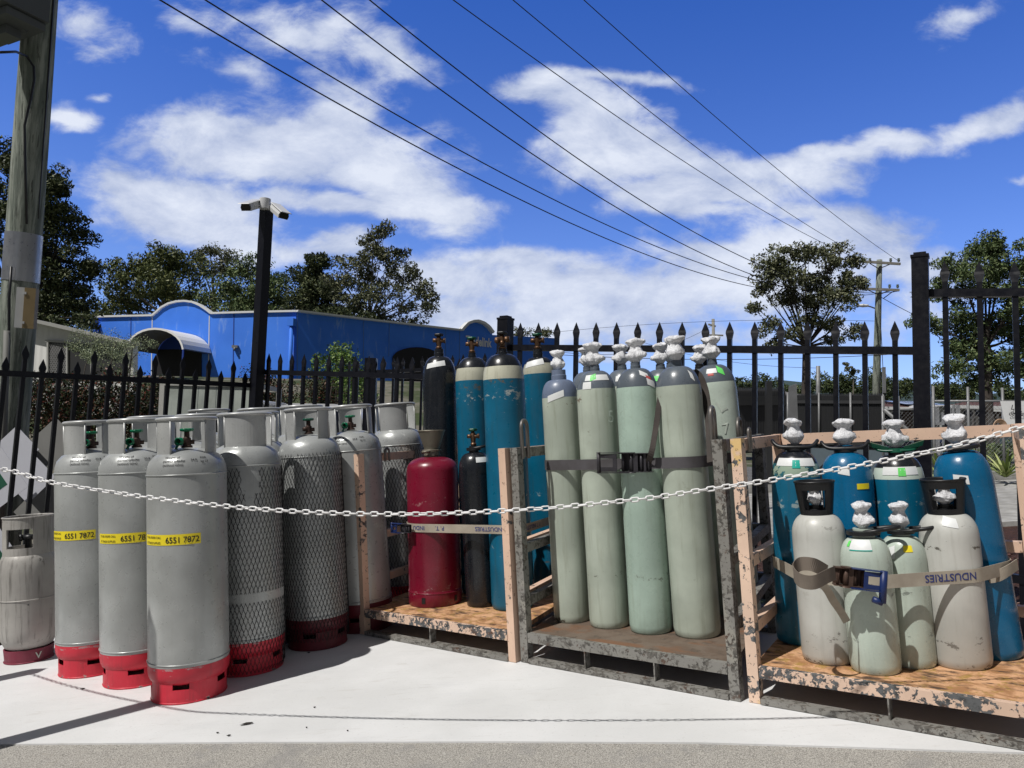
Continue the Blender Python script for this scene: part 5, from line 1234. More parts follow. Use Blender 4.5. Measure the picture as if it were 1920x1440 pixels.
tree('tallest airy gum tree with pale branches right of the camera pole', [(700,440,22,18),(722,428,10,10),(685,448,20,12),(700,470,34,20),(665,490,40,22),(735,490,30,20),(750,475,20,16),(640,520,34,26),(690,520,40,26),(755,520,34,20),(770,500,16,14),(730,545,40,20),(785,545,28,22),(795,575,22,18),(760,580,30,16),(670,560,40,26),(715,590,40,16),(805,550,10,14),(780,600,24,10)], 44, (690,700), (693,600), LF['gum'], .62, 38, .12, .9, BARKM, .24, 8, gb)
tree('low dark shrubby tree along the roof line under the tallest gum', [(650,590,40,18),(700,600,36,14),(610,595,30,12)], 43, (660,700), (660,610), LF['dark'], .6, 50, .11, 1.2, BARKD, .2, 9, gb)
tree('small gum tree glimpsed behind the twin outlet regulator', [(985,625,22,10),(965,640,14,10),(1000,640,22,10),(1025,622,10,5),(985,655,30,10)], 60, (985,760), (985,665), LF['gum'], .6, 34, .13, .9, BARKM, .18, 10)
tree('tall spreading gum tree with dark forked trunk left of the far power pole', [(1455,485,40,24),(1510,475,36,20),(1560,480,34,26),(1605,490,22,16),(1435,515,24,18),(1480,520,44,24),(1540,525,44,28),(1595,525,26,22),(1430,545,24,16),(1415,575,14,8),(1470,555,40,18),(1530,560,40,22),(1580,560,30,22),(1615,528,12,8),(1440,610,26,14),(1475,622,26,10),(1530,600,36,14),(1575,608,36,12),(1600,622,20,12),(1455,640,12,12),(1560,640,24,8)], 36, (1512,760), (1512,650), LF['gum'], .5, 44, .10, 1.05, BARKD, .26, 11)
tree('large leafy gum tree behind the tall gate at the right edge', [(1845,455,40,22),(1880,460,36,26),(1800,500,40,30),(1860,500,50,30),(1915,500,40,40),(1765,540,34,24),(1830,550,44,30),(1900,560,50,34),(1720,598,24,14),(1745,610,18,12),(1790,600,40,28),(1850,610,54,30),(1910,620,50,40),(1800,650,44,28),(1860,670,54,34),(1915,690,40,34),(1790,690,34,20),(1840,715,50,18)], 34, (1850,780), (1850,650), LF['soft'], .48, 48, .095, 1.1, BARKD, .28, 12)
tree('lone spindly tree on the wooded rise right of the gum', [(1600,696,8,6),(1590,690,10,3),(1585,682,6,2)], 120, (1600,730), (1600,712), LF['gum'], .5, 30, .18, 1.0, BARKM, .14, 13)
# far woods
def wood(name, label, blobs, Z, mat, clump, leaf, per, seed):
    rnd = random.Random(seed); sc = Z / F; cs = []; rs = []
    for (cx, cy, rx, ry) in blobs:
        c = P(cx, cy, Z); RX, RZ = rx * sc, ry * sc
        for k in range(max(6, int(3.2 * RX * RZ / (clump * clump)))):
            u = Vector((rnd.gauss(0, 1), rnd.gauss(0, 1), rnd.gauss(0, 1))).normalized() * rnd.uniform(.2, 1) ** .5
            cs.append((c.x + u.x * RX, c.y + u.y * RX * .5, c.z + u.z * RZ)); rs.append(clump * rnd.uniform(.6, 1.2))
    v, n = leaf_cloud(cs, rs, per, leaf, seed, .8); return tag(mesh_quads(name, v, n, mat), label, 'woodland', kind='stuff')
wood('distant_wood', 'dark wooded skyline beyond the roofs at right', [(1350,725,60,12),(1420,722,50,12),(1560,715,40,10),(1530,730,60,16),(1600,722,34,22),(1600,745,60,20),(1660,728,50,20),(1700,735,50,14),(1760,735,60,14),(1850,738,80,14),(1440,740,80,14),(1920,735,60,14)], 130, LF['wood'], 1.8, .30, 90, 21)
wood('distant_wood', 'bushy tree line between the utility pole and the gate', [(1645,712,20,14),(1690,728,24,12),(1765,728,22,10),(1800,735,24,12)], 100, LF['wood'], 1.4, .24, 80, 22)
wood('shade_wood', 'dark bushes filling the gap between the shed and the blue building', [(120,590,70,24),(60,600,60,30),(150,615,50,20),(-40,600,80,60)], 34, LF['dark'], .7, .12, 46, 23)
HILL, nt, b = new_mat('hazed_forest_hill'); g = NT(nt, False); nt.links.new(g.mix(g.noise(.02, 6), (.030, .055, .060), (.055, .085, .095)), b.inputs['Base Color']); b.inputs['Roughness'].default_value = 1  # bluish tone paints the distance haze into the forest colour
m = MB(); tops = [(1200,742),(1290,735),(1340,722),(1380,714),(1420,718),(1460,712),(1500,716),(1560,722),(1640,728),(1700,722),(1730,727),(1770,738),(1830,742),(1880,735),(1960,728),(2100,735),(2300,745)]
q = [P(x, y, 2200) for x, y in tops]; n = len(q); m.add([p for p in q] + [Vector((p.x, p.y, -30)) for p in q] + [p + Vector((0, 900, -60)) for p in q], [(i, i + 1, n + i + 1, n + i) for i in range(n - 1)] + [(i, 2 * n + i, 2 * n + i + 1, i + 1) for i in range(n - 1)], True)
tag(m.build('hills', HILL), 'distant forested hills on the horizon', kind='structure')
# hedges and shrubs
def bush(name, label, boxes, Z, mat, clump, leaf, per, seed, dens=1.0, stem=True, cat='shrub', dd=.5):
    rnd = random.Random(seed); sc = Z / F; cs = []; rs = []
    c0 = P(sum(b_[0] for b_ in boxes) / len(boxes), boxes[0][1], Z)
    t = thing(name, label, cat, Matrix.Translation(Vector((c0.x, c0.y, terrain(c0.x, c0.y))))); st = MB(); ft_ = Vector((c0.x, c0.y, terrain(c0.x, c0.y)))
    for (cx, cy, rx, ry) in boxes:
        c = P(cx, cy, Z)
        for k in range(int(dens * 3.0 * rx * ry * sc * sc / (clump * clump)) + 4):
            p = c + Vector((rnd.uniform(-1, 1) * rx * sc, rnd.uniform(-1, 1) * dd, rnd.uniform(-1, 1) * ry * sc)); cs.append(tuple(p)); rs.append(clump * rnd.uniform(.6, 1.2))
            if stem and rnd.random() < .12: st.tube(bez(Vector((c.x + rnd.uniform(-.2, .2), c.y, ft_.z)), c.lerp(p, .3), p, 4), [.02, .015, .012, .008, .004], 5, caps=False)
    v, n = leaf_cloud(cs, rs, per, leaf, seed, .9, 0, 1.3); mesh_quads('foliage', v, n, mat, t)
    if st.v: st.build('stems', BARKD, t)
    return t
bush('hedge', 'red tipped dark hedge behind the left fence, under the arched awning', [(200,765,120,52),(110,740,26,28),(100,790,14,36)], 8.6, LF['hedge'], .18, .026, 90, 31, 3.4, cat='hedge', dd=.55)
bush('hedge', 'red tipped hedge behind the parked utility', [(560,735,75,32),(640,740,60,36),(500,735,20,30)], 13.5, LF['hedge'], .24, .032, 80, 32, 1.8, cat='hedge')
bush('green_shrub', 'bright green shrub rising against the shaded side of the blue building', [(640,672,22,16),(660,690,30,26),(675,720,30,30),(615,690,14,14),(625,665,10,8)], 12.6, LF['bright'], .20, .040, 44, 33, .8)
bush('feathery_shrub', 'feathery pale green shrub in front of the cream shed', [(200,632,30,8),(170,650,40,12),(215,655,36,14),(195,680,50,20),(150,672,20,12),(245,640,16,5),(225,700,24,14)], 12.0, LF['mim'], .15, .017, 70, 34, .45)
bush('round_shrub', 'small leafy shrub beside the right post of the peach cage', [(1872,855,26,26),(1850,862,14,16)], 13.0, LF['soft'], .16, .035, 60, 35, 1.3)
bush('hedge', 'low dark hedge at far left below the shed wall', [(60,740,60,30)], 12, flat('shade_foliage', (.006, .009, .005), .8), .2, .04, 40, 36, .8, cat='hedge')
def strappy(label, cx, cy, Z, n, L, seed):
    rnd = random.Random(seed); c = P(cx, cy, Z); t = thing('strappy_plant', label, 'plant', Matrix.Translation(c)); m = MB()
    for i in range(n):
        a = rnd.uniform(0, 6.28); e = rnd.uniform(.35, 1.25); l = L * rnd.uniform(.7, 1.1); d = Vector((math.cos(a) * math.cos(e), math.sin(a) * math.cos(e), math.sin(e))); s = Vector((-math.sin(a), math.cos(a), 0)) * .018
        q = [c + d * l * k / 4 + Vector((0, 0, -.28 * l * (k / 4) ** 2)) for k in range(5)]; w = [1, 1.2, 1, .7, .05]
        m.add([p + s * w_ for p, w_ in zip(q, w)] + [p - s * w_ for p, w_ in zip(q, w)], [(k, k + 1, 6 + k, 5 + k) for k in range(4)])
    m.build('leaves', LF['strap'], t)
strappy('upright strappy green plant behind the tall gate post', 1768, 905, 9.5, 46, .75, 41); strappy('low fanning strappy plant beside the small leafy shrub', 1885, 895, 11.5, 40, .70, 42)

# ------------------------------------------------------------------ blue shop building
def vplane(x0, Z0, x1, Z1):
    a = P(x0, 700, Z0); b = P(x1, 700, Z1); u = Vector((b.x - a.x, b.y - a.y, 0)).normalized(); n = Vector((u.y, -u.x, 0))
    if n.dot(a - CAM) > 0: n = -n
    def on(x, y, off=0.0):
        d = ray(x, y); return CAM + d * ((a + n * off - CAM).dot(n) / d.dot(n))
    return a, u, n, on
def wallpoly(m, pts, n, th, flip=False):
    k = len(pts); m.add(pts + [p - n * th for p in pts], [tuple(range(k)), tuple(range(2 * k - 1, k - 1, -1))] + [(i, k + i, k + (i + 1) % k, (i + 1) % k) for i in range(k)])
BLUW, nt, b = new_mat('blue_render'); g = NT(nt, False)
x = g.mix(g.step(g.noise(.6, 5), .3, .7), (0.034, .185, .78), (0.046, .22, .88)); x = g.mix(g.mul(g.step(g.noise(.8, 8, .7, stretch=(2.5, 2.5, .7), dist=.4), .56, .72), .5), x, (0.30, .46, .82))
nt.links.new(x, b.inputs['Base Color']); b.inputs['Roughness'].default_value = .65
BLUD = flat('deep_blue_trim', (0.012, .05, .32), .6, var=.05); WHCAP = flat('white_capping', (.72, .73, .73), .5, var=.05); SEAM = flat('joint_sealant', (.10, .22, .52), .6); DARKI = flat('painted_interior_shade', (.006, .006, .009), .7)
a, u, n, on = vplane(163, 41.8, 555, 38.0)
bt = thing('shop_building', 'blue rendered shop with arched parapet, arched awning and white shop name on its shaded side', 'building', Matrix.Translation(on(360, 722)))
arch = [(285, 591), (292, 585), (302, 576), (315, 569), (330, 565), (345, 564), (360, 566), (374, 572), (386, 580), (395, 587)]
topl = [(163, 594)] + arch + [(480, 584.5), (555, 583)]
m = MB(); wallpoly(m, [on(163, 740)] + [on(*p) for p in topl] + [on(555, 738)], n, .25); m.build('front_wall', BLUW, bt)
m = MB(); cpts = [on(*p, .10) for p in topl]
for i in range(len(cpts) - 1): m.beam(cpts[i] - n * .12, cpts[i + 1] - n * .12, .30, .10, up=Vector((0, 0, 1)))
m.build('capping', WHCAP, bt)
for x0_, y0_ in ((245, 594), (285, 591), (392, 590), (438, 585)):
    m = MB(); m.beam(on(x0_ + .5, y0_ + 2, .012), on(x0_ - 1.5, 720, .012), .05, .01, up=n); m.build('panel_joint', WHCAP if x0_ in (285, 392) else BLUD, bt)
# near-black panel painting the shade inside the doorway, and barrel awning
m = MB(); wallpoly(m, [on(293, 716, .03), on(293, 655, .03), on(378, 655, .03), on(378, 716, .03)], n, .02); dr = m.build('door_shade_panel', DARKI, bt)
ar = [(295 - 1, 664)] + [(345 + 50 * math.cos(math.pi - k * PI / 14), 664 - 37 * math.sin(k * PI / 14)) for k in range(1, 14)] + [(396, 664)]
m = MB(); wallpoly(m, [on(x_, y_, .02) for x_, y_ in ar], n, .015); m.build('arch_infill', BLUD, bt)
aw = [on(x_, y_, .04) for x_, y_ in ar]; L_aw = 2.1; fr2 = [p + n * L_aw for p in aw]; m = MB(); k = len(aw)
up3 = Vector((0, 0, .05)); m.add([p + up3 for p in aw] + [p + up3 for p in fr2], [(i, i + 1, k + i + 1, k + i) for i in range(k - 1)]); m.mi = 1
m.add(aw + fr2, [(i, k + i, k + i + 1, i + 1) for i in range(k - 1)]); m.mi = 0
for i in range(k - 1): m.beam(fr2[i], fr2[i + 1], .06, .10)
m.build('awning', [flat('awning_white', (.86, .86, .85), .5, var=.03), flat('grey_soffit', (.16, .16, .15), .7)], bt)
m = MB(); 
for s_ in (0, -1): m.beam(fr2[s_] + Vector((0, 0, -2.6)), fr2[s_], .07, .07)
m.build('awning_post', BLUD, bt)
# downpipe with rain head
m = MB(); c = on(547, 604, .22); m.beam(c - Vector((0, 0, .20)), c + Vector((0, 0, .18)), .36, .30, up=n); m.tube([c - Vector((0, 0, .2)), c - Vector((0, 0, 4.2))], .10, 10); m.build('downpipe', BLUW, bt)
m = MB(); c = on(176, 612, .22); m.beam(c - Vector((0, 0, .30)), c + Vector((0, 0, .25)), .40, .30, up=n); m.build('rain_head', BLUW, bt)
m = MB(); c = on(441, 650, .12); m.box(c, (.3, .2, .14)); m.tube([c, c - Vector((0, .1, .2))], .07, 8); m.build('wall_light', GALVS, bt)
# shaded side wall
a2, u2, n2, on2 = vplane(555, 38.0, 866, 44.6)
C0 = on(555, 583); C1 = on(555, 738)
m = MB(); top2 = [C0, on2(700, 601), on2(864, 619.5)]; sg_arch = [(864, 619), (868, 614), (876, 606), (886, 602.5), (895, 602), (906, 606), (915, 613), (923, 624)]
wallpoly(m, [C1] + top2 + [on2(*p) for p in sg_arch] + [on2(923, 628), on2(1040, 634), on2(1040, 752)], n2, .25); m.build('side_wall', BLUW, bt)
m = MB(); cc = [on2(556, 583, .08), on2(700, 600.5, .08), on2(864, 619, .08)] + [on2(*p, .08) for p in sg_arch]
for i in range(len(cc) - 1): m.beam(cc[i], cc[i + 1], .40, .09 if i < 2 else .16)
m.build('capping', WHCAP, bt)
for x0_, y0_, y1_ in ((558, 584, 735), (682, 600, 745), (730, 606, 668), (862, 620, 760), (836, 617, 745)):
    m = MB(); m.beam(on2(x0_, y0_ + 1, .012), on2(x0_ - 1, y1_, .012), .03, .01, up=n2); m.build('panel_joint', SEAM, bt)
ar = [(736, 735)] + [(736, 670)] + [(781 - 45 * math.cos(k * PI / 12), 672 - 21 * math.sin(k * PI / 12)) for k in range(1, 12)] + [(828, 672), (828, 740)]
m = MB(); wallpoly(m, [on2(x_, y_, .03) for x_, y_ in ar], n2, .02); m.build('arch_shade_panel', DARKI, bt)  # near-black panel on the wall paints the shade inside the arch
v, f, (x0, x1) = glyphs('Tradelink', 1.0, .03); A_ = on2(873, 645.5, .06); B_ = on2(922, 651, .06); W_ = (B_ - A_).length; hgt = (on2(876, 629, .06).z - A_.z); ys = max(p[1] for p in v)
uu = (B_ - A_).normalized(); m = MB(); m.add([A_ + uu * ((p[0] - x0) / (x1 - x0) * W_) + Vector((0, 0, p[1] / ys * hgt)) for p in v], f)
m.build('shop_lettering', WHCAP, bt)
# roof sheet and far return so the box is closed
q = [C0 - n * .3 - n2 * .3, on(163, 600) - n * .3, on(163, 600) - n * 16, on2(1040, 640) - n2 * 4, on2(1040, 640) - n2 * .3]
m = MB(); m.add([Vector((p.x, p.y, C0.z - .5)) for p in q], [(0, 1, 2, 3, 4)]); m.build('roof', GALVS, bt)
for (x_, y_, Z_, c_, h_, lb) in ((285, 707, 36.5, (.55, .42, .05), .85, 'yellow bollard beside the dark shop doorway'), (354, 712, 36.0, (.6, .6, .6), .7, 'short white bollard in front of the shop doorway'), (377, 708, 36.3, (.6, .6, .6), .9, 'white bollard at the right side of the shop doorway')):
    p = P(x_, y_, Z_); t = thing('bollard', lb, 'bollard', Matrix.Translation(p - Vector((0, 0, h_)))); m = MB(); m.tube([p - Vector((0, 0, h_)), p - Vector((0, 0, .06)), p], [.085, .085, .05], 12); m.build('tube', flat('bollard_paint', c_, .5), t)

# cream shed
a3, u3, n3, on3 = vplane(40, 21.2, 170, 20.9)
CRM, nt, b = new_mat('cream_corrugated'); g = NT(nt, False); wv = nt.nodes.new('ShaderNodeTexWave'); nt.links.new(g.tc.outputs['Object'], wv.inputs[0]); wv.inputs['Scale'].default_value = 1.7; wv.bands_direction = 'X'
nt.links.new(g.mix(g.noise(1.2, 4), (.66, .66, .64), (.76, .76, .74)), b.inputs['Base Color']); b.inputs['Roughness'].default_value = .5; nt.links.new(g.bump(wv.outputs['Fac'], .35, .02), b.inputs['Normal'])
sh = thing('shed', 'cream corrugated shed with a mesh window, left of the blue shop', 'shed', Matrix.Translation(on3(110, 760)))
m = MB(); wallpoly(m, [on3(30, 780), on3(30, 596), on3(72, 604), on3(160, 626), on3(250, 646), on3(250, 780)], n3, .2); m.build('wall', CRM, sh)
m = MB(); m.beam(on3(30, 594, .1), on3(72, 603, .1), .5, .09); m.beam(on3(72, 603, .1), on3(255, 645, .1), .5, .09); m.build('roof_edge', flat('roof_trim', (.38, .38, .36), .5), sh)
m = MB(); wallpoly(m, [on3(88, 712, .03), on3(88, 640, .03), on3(230, 648, .03), on3(230, 712, .03)], n3, .02); wd = m.build('window', flat('window_dark', (.05, .05, .05), .3), sh)
m = MB()
for x_ in (90, 126, 172): m.beam(on3(x_, 640, .06), on3(x_, 712, .06), .05, .05)
m.beam(on3(86, 639, .06), on3(235, 648, .06), .06, .06); m.build('frame', flat('window_frame', (.42, .42, .40), .5), wd)
m = MB()
for i in range(24):
    for s_ in (-1, 1):
        xa = 92 + i * 3.0 - 18; ya, yb_ = 644, 712; xb_ = xa + s_ * 28
        if s_ < 0: xa += 28; xb_ = xa - 28
        ta_, tb__ = 0.0, 1.0
        def cl(v_): return max(91, min(125, v_))
        if xb_ != xa:
            f0 = (cl(xa) - xa) / (xb_ - xa); f1 = (cl(xb_) - xa) / (xb_ - xa)
            if f1 - f0 > .05: m.beam(on3(cl(xa), ya + (yb_ - ya) * f0, .05), on3(cl(xb_), ya + (yb_ - ya) * f1, .05), .010, .010)
m.build('security_mesh', flat('mesh_grey', (.35, .35, .35), .5), wd)

# ------------------------------------------------------------------ things glimpsed through the fence
PALE = paint('translucent_pale_panel', (0.42, .46, .42), .35, (.25, .3, .3), .2, (.25, .28, .30), .7, scr=.4); 
cb = thing('storage_cage', 'pale panelled storage box on legs behind the left fence', 'storage box', Matrix.Translation(P(390, 830, 7.9)))
q0, q1 = P(306, 720, 7.9), P(474, 722, 7.9)
zt_, zb_ = q0.z, P(306, 822, 7.9).z
dv = Vector((0, .9, 0))
for i in range(5):
    a_ = q0.lerp(q1, i / 5); b_ = q0.lerp(q1, (i + 1) / 5); m = MB()
    m.box(((a_.x + b_.x) / 2, (a_.y + b_.y) / 2, (zt_ + zb_) / 2), ((b_.x - a_.x) * .97, .02, zt_ - zb_ - .02)); m.build('panel', PALE, cb)
m = MB()
for p in (q0, q1, q0 + dv, q1 + dv): m.beam(Vector((p.x, p.y, -.2)), Vector((p.x, p.y, zt_ + .03)), .05, .05)
for p, r_ in ((q0, q1), (q0 + dv, q1 + dv), (q0, q0 + dv), (q1, q1 + dv)):
    m.beam(Vector((p.x, p.y, zt_ + .01)), Vector((r_.x, r_.y, zt_ + .01)), .05, .05); m.beam(Vector((p.x, p.y, zb_)), Vector((r_.x, r_.y, zb_)), .05, .05)
m.build('frame', flat('cage_frame', (.50, .50, .47), .5), cb)
# white utility vehicle
UTW = flat('white_car_paint', (.62, .63, .65), .25, var=.04); GLS = flat('car_glass', (.008, .012, .025), .08); TYR = flat('tyre_rubber', (.012, .012, .012), .8)
def car(name, label, M, L=4.8, tray=True, paint_=UTW, hgt=1.72):
    t = thing(name, label, 'vehicle', M); W2 = .88
    side = [(-L / 2, .45), (-L / 2, .98), (-.35 if tray else -L / 2 + .3, .98)] + ([(-.25, 1.30), (-.05, hgt - .05), (.15, hgt), (.75, hgt), (1.05, hgt - .10)] if tray else [(-L / 2 + .45, 1.35), (-L / 2 + .7, hgt), (.4, hgt)]) + [(1.62, 1.10), (L / 2 - .1, .98), (L / 2, .80), (L / 2, .42)]
    m = MB(); k = len(side); m.add([(x_, -W2, z_) for x_, z_ in side] + [(x_, W2, z_) for x_, z_ in side], [tuple(range(k)), tuple(range(2 * k - 1, k - 1, -1))] + [(i, k + i, k + (i + 1) % k, (i + 1) % k) for i in range(k)]); m.build('body', paint_, t)
    m = MB(); gx = [(-.12, 1.08), (.02, hgt - .13), (.18, hgt - .07), (.72, hgt - .07), (.98, hgt - .16), (1.45, 1.10)] if tray else [(-L / 2 + .5, 1.08), (-L / 2 + .75, hgt - .08), (.4, hgt - .08), (1.4, 1.10)]; k = len(gx)
    for s_ in (-1, 1): m.add([(x_, s_ * (W2 + .006), z_) for x_, z_ in gx], [tuple(range(k))])
    m.build('side_window', GLS, t)
    for x_ in (-L / 2 + .95, L / 2 - .85):
        for s_ in (-1, 1):
            m = MB(); m.lathe([(.0, -.11), (.25, -.11), (.34, -.09), (.35, 0), (.34, .09), (.25, .11), (0, .11)], 24, M=Matrix.Translation((x_, s_ * .80, .35)) @ Matrix.Rotation(PI / 2, 4, 'X')); w_ = m.build('wheel', TYR, t)
            m = MB(); m.lathe([(0, -.125), (.20, -.12), (.22, -.112), (.22, .112), (.20, .12), (0, .125)], 20, M=Matrix.Translation((x_, s_ * .80, .35)) @ Matrix.Rotation(PI / 2, 4, 'X')); m.build('rim', GALVS, w_)
    return t
pu = P(592, 757, 10.2); ut = car('utility_vehicle', 'white utility with mesh headboard parked behind the back fence', Matrix.Translation((pu.x - .4, pu.y + .9, pu.z - 1.72)) @ Matrix.Rotation(-.10, 4, 'Z'))
MESH = flat('headboard_mesh', (.30, .31, .33), .5)
m = MB()
for i in range(16): m.beam((-.62, -.8 + i * .107, 1.0), (-.62, -.8 + i * .107, 1.74), .012, .012)
for i in range(9): m.beam((-.62, -.85, 1.02 + i * .088), (-.62, .85, 1.02 + i * .088), .012, .012)
for i in range(9): m.beam((-1.5 + i * .1, -.86, 1.0), (-1.5 + i * .1, -.86, 1.74), .012, .012)
for i in range(9): m.beam((-1.5, -.86, 1.02 + i * .088), (-.62, -.86, 1.02 + i * .088), .012, .012)
o = m.build('headboard_mesh', MESH, ut)
m = MB(); m.tube([(-.60, -.87, 1.0), (-.60, -.87, 1.68), (-.64, -.82, 1.76), (-.64, .82, 1.76), (-.60, .87, 1.68), (-.60, .87, 1.0)], .028, 8); m.tube([(-.60, -.87, 1.05), (-.68, -.87, 1.62), (-.78, -.87, 1.76), (-1.5, -.87, 1.76)], .025, 8); m.build('headboard_frame', UTW, ut)
pc = P(1600, 800, 19); car('parked_car', 'light blue grey car parked behind the far chain link fence', Matrix.Translation((pc.x, pc.y, .05)) @ Matrix.Rotation(.2, 4, 'Z'), 4.5, False, flat('silver_blue_paint', (.22, .28, .32), .3), 1.45)
pc = P(1775, 800, 22); car('parked_car', 'dark blue car behind the tall gate post', Matrix.Translation((pc.x - 1.6, pc.y, .05)) @ Matrix.Rotation(.1, 4, 'Z'), 4.4, False, flat('dark_blue_paint', (.02, .035, .12), .3), 1.45)
# houses far right
TILE = flat('red_brown_roof_tiles', (.10, .045, .035), .8); TILG = flat('grey_roof_tiles', (.15, .14, .13), .8); HW = flat('cream_house_wall', (.34, .31, .25), .8); BRK = flat('brown_brick', (.10, .055, .04), .85)
def house(label, x0, x1, ye, yr, yb_, Z, roofm, wallm, wins=(), gable=None, solar=False):
    a_ = P(x0, ye, Z); b_ = P(x1, ye, Z); zr = P((x0 + x1) / 2, yr, Z).z; ze = (a_.z + b_.z) / 2; zb = P((x0 + x1) / 2, yb_, Z).z; dp = 9
    t = thing('house', label, 'house', Matrix.Translation(((a_.x + b_.x) / 2, a_.y, zb))); m = MB(); m.hexa([(a_.x, a_.y, zb), (b_.x, a_.y, zb), (b_.x, a_.y + dp, zb), (a_.x, a_.y + dp, zb), (a_.x, a_.y, ze), (b_.x, a_.y, ze), (b_.x, a_.y + dp, ze), (a_.x, a_.y + dp, ze)]); m.build('wall', wallm, t)
    e = .5; X0, X1, Y0, Y1 = a_.x - e, b_.x + e, a_.y - e, a_.y + dp + e; ins = min((X1 - X0) * .3, 4.5); m = MB()
    m.add([(X0, Y0, ze), (X1, Y0, ze), (X1, Y1, ze), (X0, Y1, ze), (X0 + ins, (Y0 + Y1) / 2, zr), (X1 - ins, (Y0 + Y1) / 2, zr)], [(0, 1, 5, 4), (1, 2, 5), (2, 3, 4, 5), (3, 0, 4), (3, 2, 1, 0)]); rf = m.build('roof', roofm, t)
    m = MB(); m.beam((X0, Y0, ze - .06), (X1, Y0, ze - .06), .12, .16); m.build('gutter', WHCAP, t)
    if solar:
        m = MB()
        for i in range(4): 
            f_ = .15 + .12 * i; p = Vector((X0 + (X1 - X0) * (.45 + f_ * .6), Y0 + .8, ze + (zr - ze) * .25)); q = p + Vector((0, 2.6, (zr - ze) * .52)); m.beam(p + Vector((0, 0, .06)), q + Vector((0, 0, .06)), 1.0, .05)
        m.build('solar_panels', GLS, rf)
    for (wx0, wx1, wy0, wy1) in wins:
        p = P(wx0, wy0, Z); q = P(wx1, wy1, Z); m = MB(); m.box(((p.x + q.x) / 2, a_.y - .03, (p.z + q.z) / 2), (q.x - p.x, .05, p.z - q.z)); w_ = m.build('window', GLS, t)
        m = MB(); 
        for zz in (p.z, q.z): m.beam((p.x, a_.y - .07, zz), (q.x, a_.y - .07, zz), .08, .08)
        m.build('frame', WHCAP, w_)
    return t
house('grey tiled house roof behind the charcoal picket gate', 1350, 1560, 752, 722, 800, 48, TILG, HW, ((1400, 1430, 760, 780),))
house('brown house with red tiled roof and solar panels behind the far power pole', 1625, 1800, 765, 745, 812, 42, TILE, BRK, ((1660, 1690, 772, 790), (1715, 1735, 772, 790)), solar=True)
house('white weatherboard house right of the tall gate post', 1790, 1855, 762, 752, 812, 38, flat('white_roof', (.5, .5, .5), .6), flat('pale_boards', (.45, .45, .43), .7), ((1806, 1822, 768, 784), (1828, 1842, 768, 784)))
house('low red roofed house behind the white banner', 1840, 2000, 770, 748, 815, 55, TILE, BRK)
# chain link fence and paling screens
CLK = flat('chain_wire', (.34, .35, .36), .5)
def chainlink(label, xa, xb, Z, yt, yb_, npost, cell=.07, brace=True):
    a_ = P(xa, yt, Z); b_ = P(xb, yt, Z); zb = P(xa, yb_, Z).z; t = thing('chain_link_fence', label, 'fence', Matrix.Translation((a_.x, a_.y, zb))); L = (b_ - a_).length; u_ = (b_ - a_).normalized(); h = a_.z - zb; m = MB(); n_ = int(L / cell)
    for i in range(-int(h / cell), n_):
        for s_ in (0, 1):
            x0_, x1_ = i * cell, i * cell + h; c0_, c1_ = max(0, x0_), min(L, x1_)
            if c1_ - c0_ < .03: continue
            f0, f1 = (c0_ - x0_) / h, (c1_ - x0_) / h
            if s_: f0, f1 = 1 - f0, 1 - f1
            m.tube([Vector((a_.x, a_.y, zb)) + u_ * c0_ + Vector((0, 0, h * f0)), Vector((a_.x, a_.y, zb)) + u_ * c1_ + Vector((0, 0, h * f1))], .0017, 3, caps=False)
    m.build('wire_mesh', CLK, t)
    for i in range(npost):
        p = a_.lerp(b_, i / (npost - 1)); m = MB(); m.tube([Vector((p.x, p.y, zb - .3)), Vector((p.x, p.y, a_.z + .25))], .022, 8); m.build('post', GALVS, t)
    if brace: m = MB(); m.tube([a_ + Vector((0, -.05, 0)), a_ + u_ * 1.3 + Vector((0, -.05, -1.15))], .035, 8); m.build('brace', GALVS, t)
    m = MB(); m.tube([a_, b_], .02, 6); m.build('top_rail', GALVS, t)
chainlink('galvanised chain link fence with a slanting brace, below the far power pole', 1655, 1745, 13.5, 768, 870, 4); chainlink('galvanised chain link fence in front of the white banner', 1750, 2010, 12.5, 752, 868, 5, brace=False)
def palings(label, xa, xb, Z, yt, yb_, n_, c_):
    a_ = P(xa, yt, Z); b_ = P(xb, yt, Z); zb = P(xa, yb_, Z).z; t = thing('paling_screen', label, 'fence', Matrix.Translation((a_.x, a_.y, zb))); rnd = random.Random(int(xa)); m = MB(); w_ = (b_.x - a_.x) / n_
    for i in range(n_):
        if rnd.random() < .12: continue
        x_ = a_.x + w_ * (i + .5); zt_ = a_.z + rnd.uniform(-.12, .10); m.box((x_, a_.y + rnd.uniform(-.02, .02), (zt_ + zb) / 2), (w_ * .86, .02, zt_ - zb))
    m.build('palings', c_, t); m = MB(); m.beam((a_.x, a_.y - .04, zb + (a_.z - zb) * .7), (b_.x, a_.y - .04, zb + (a_.z - zb) * .7), .05, .06); m.build('cross_rail', c_, t)
palings('weathered grey timber palings right of the tall gate post', 1745, 1800, 17, 765, 862, 14, paint('silvered_timber', (.30, .31, .33), .8, (.1, .1, .1), .3, (.1, .1, .1), .7)); palings('dark paling fence section between the grey palings and the banner', 1802, 1872, 18, 778, 862, 18, paint('dark_timber', (.10, .095, .09), .85, (.2, .2, .2), .3, (.04, .04, .04), .7))
bn = P(1876, 752, 11.8); be = P(1990, 750, 11.8); t = thing('banner', 'white cloth banner with black handwriting tied to the chain link at the right edge', 'sign', Matrix.Translation(bn - Vector((0, 0, .5))))
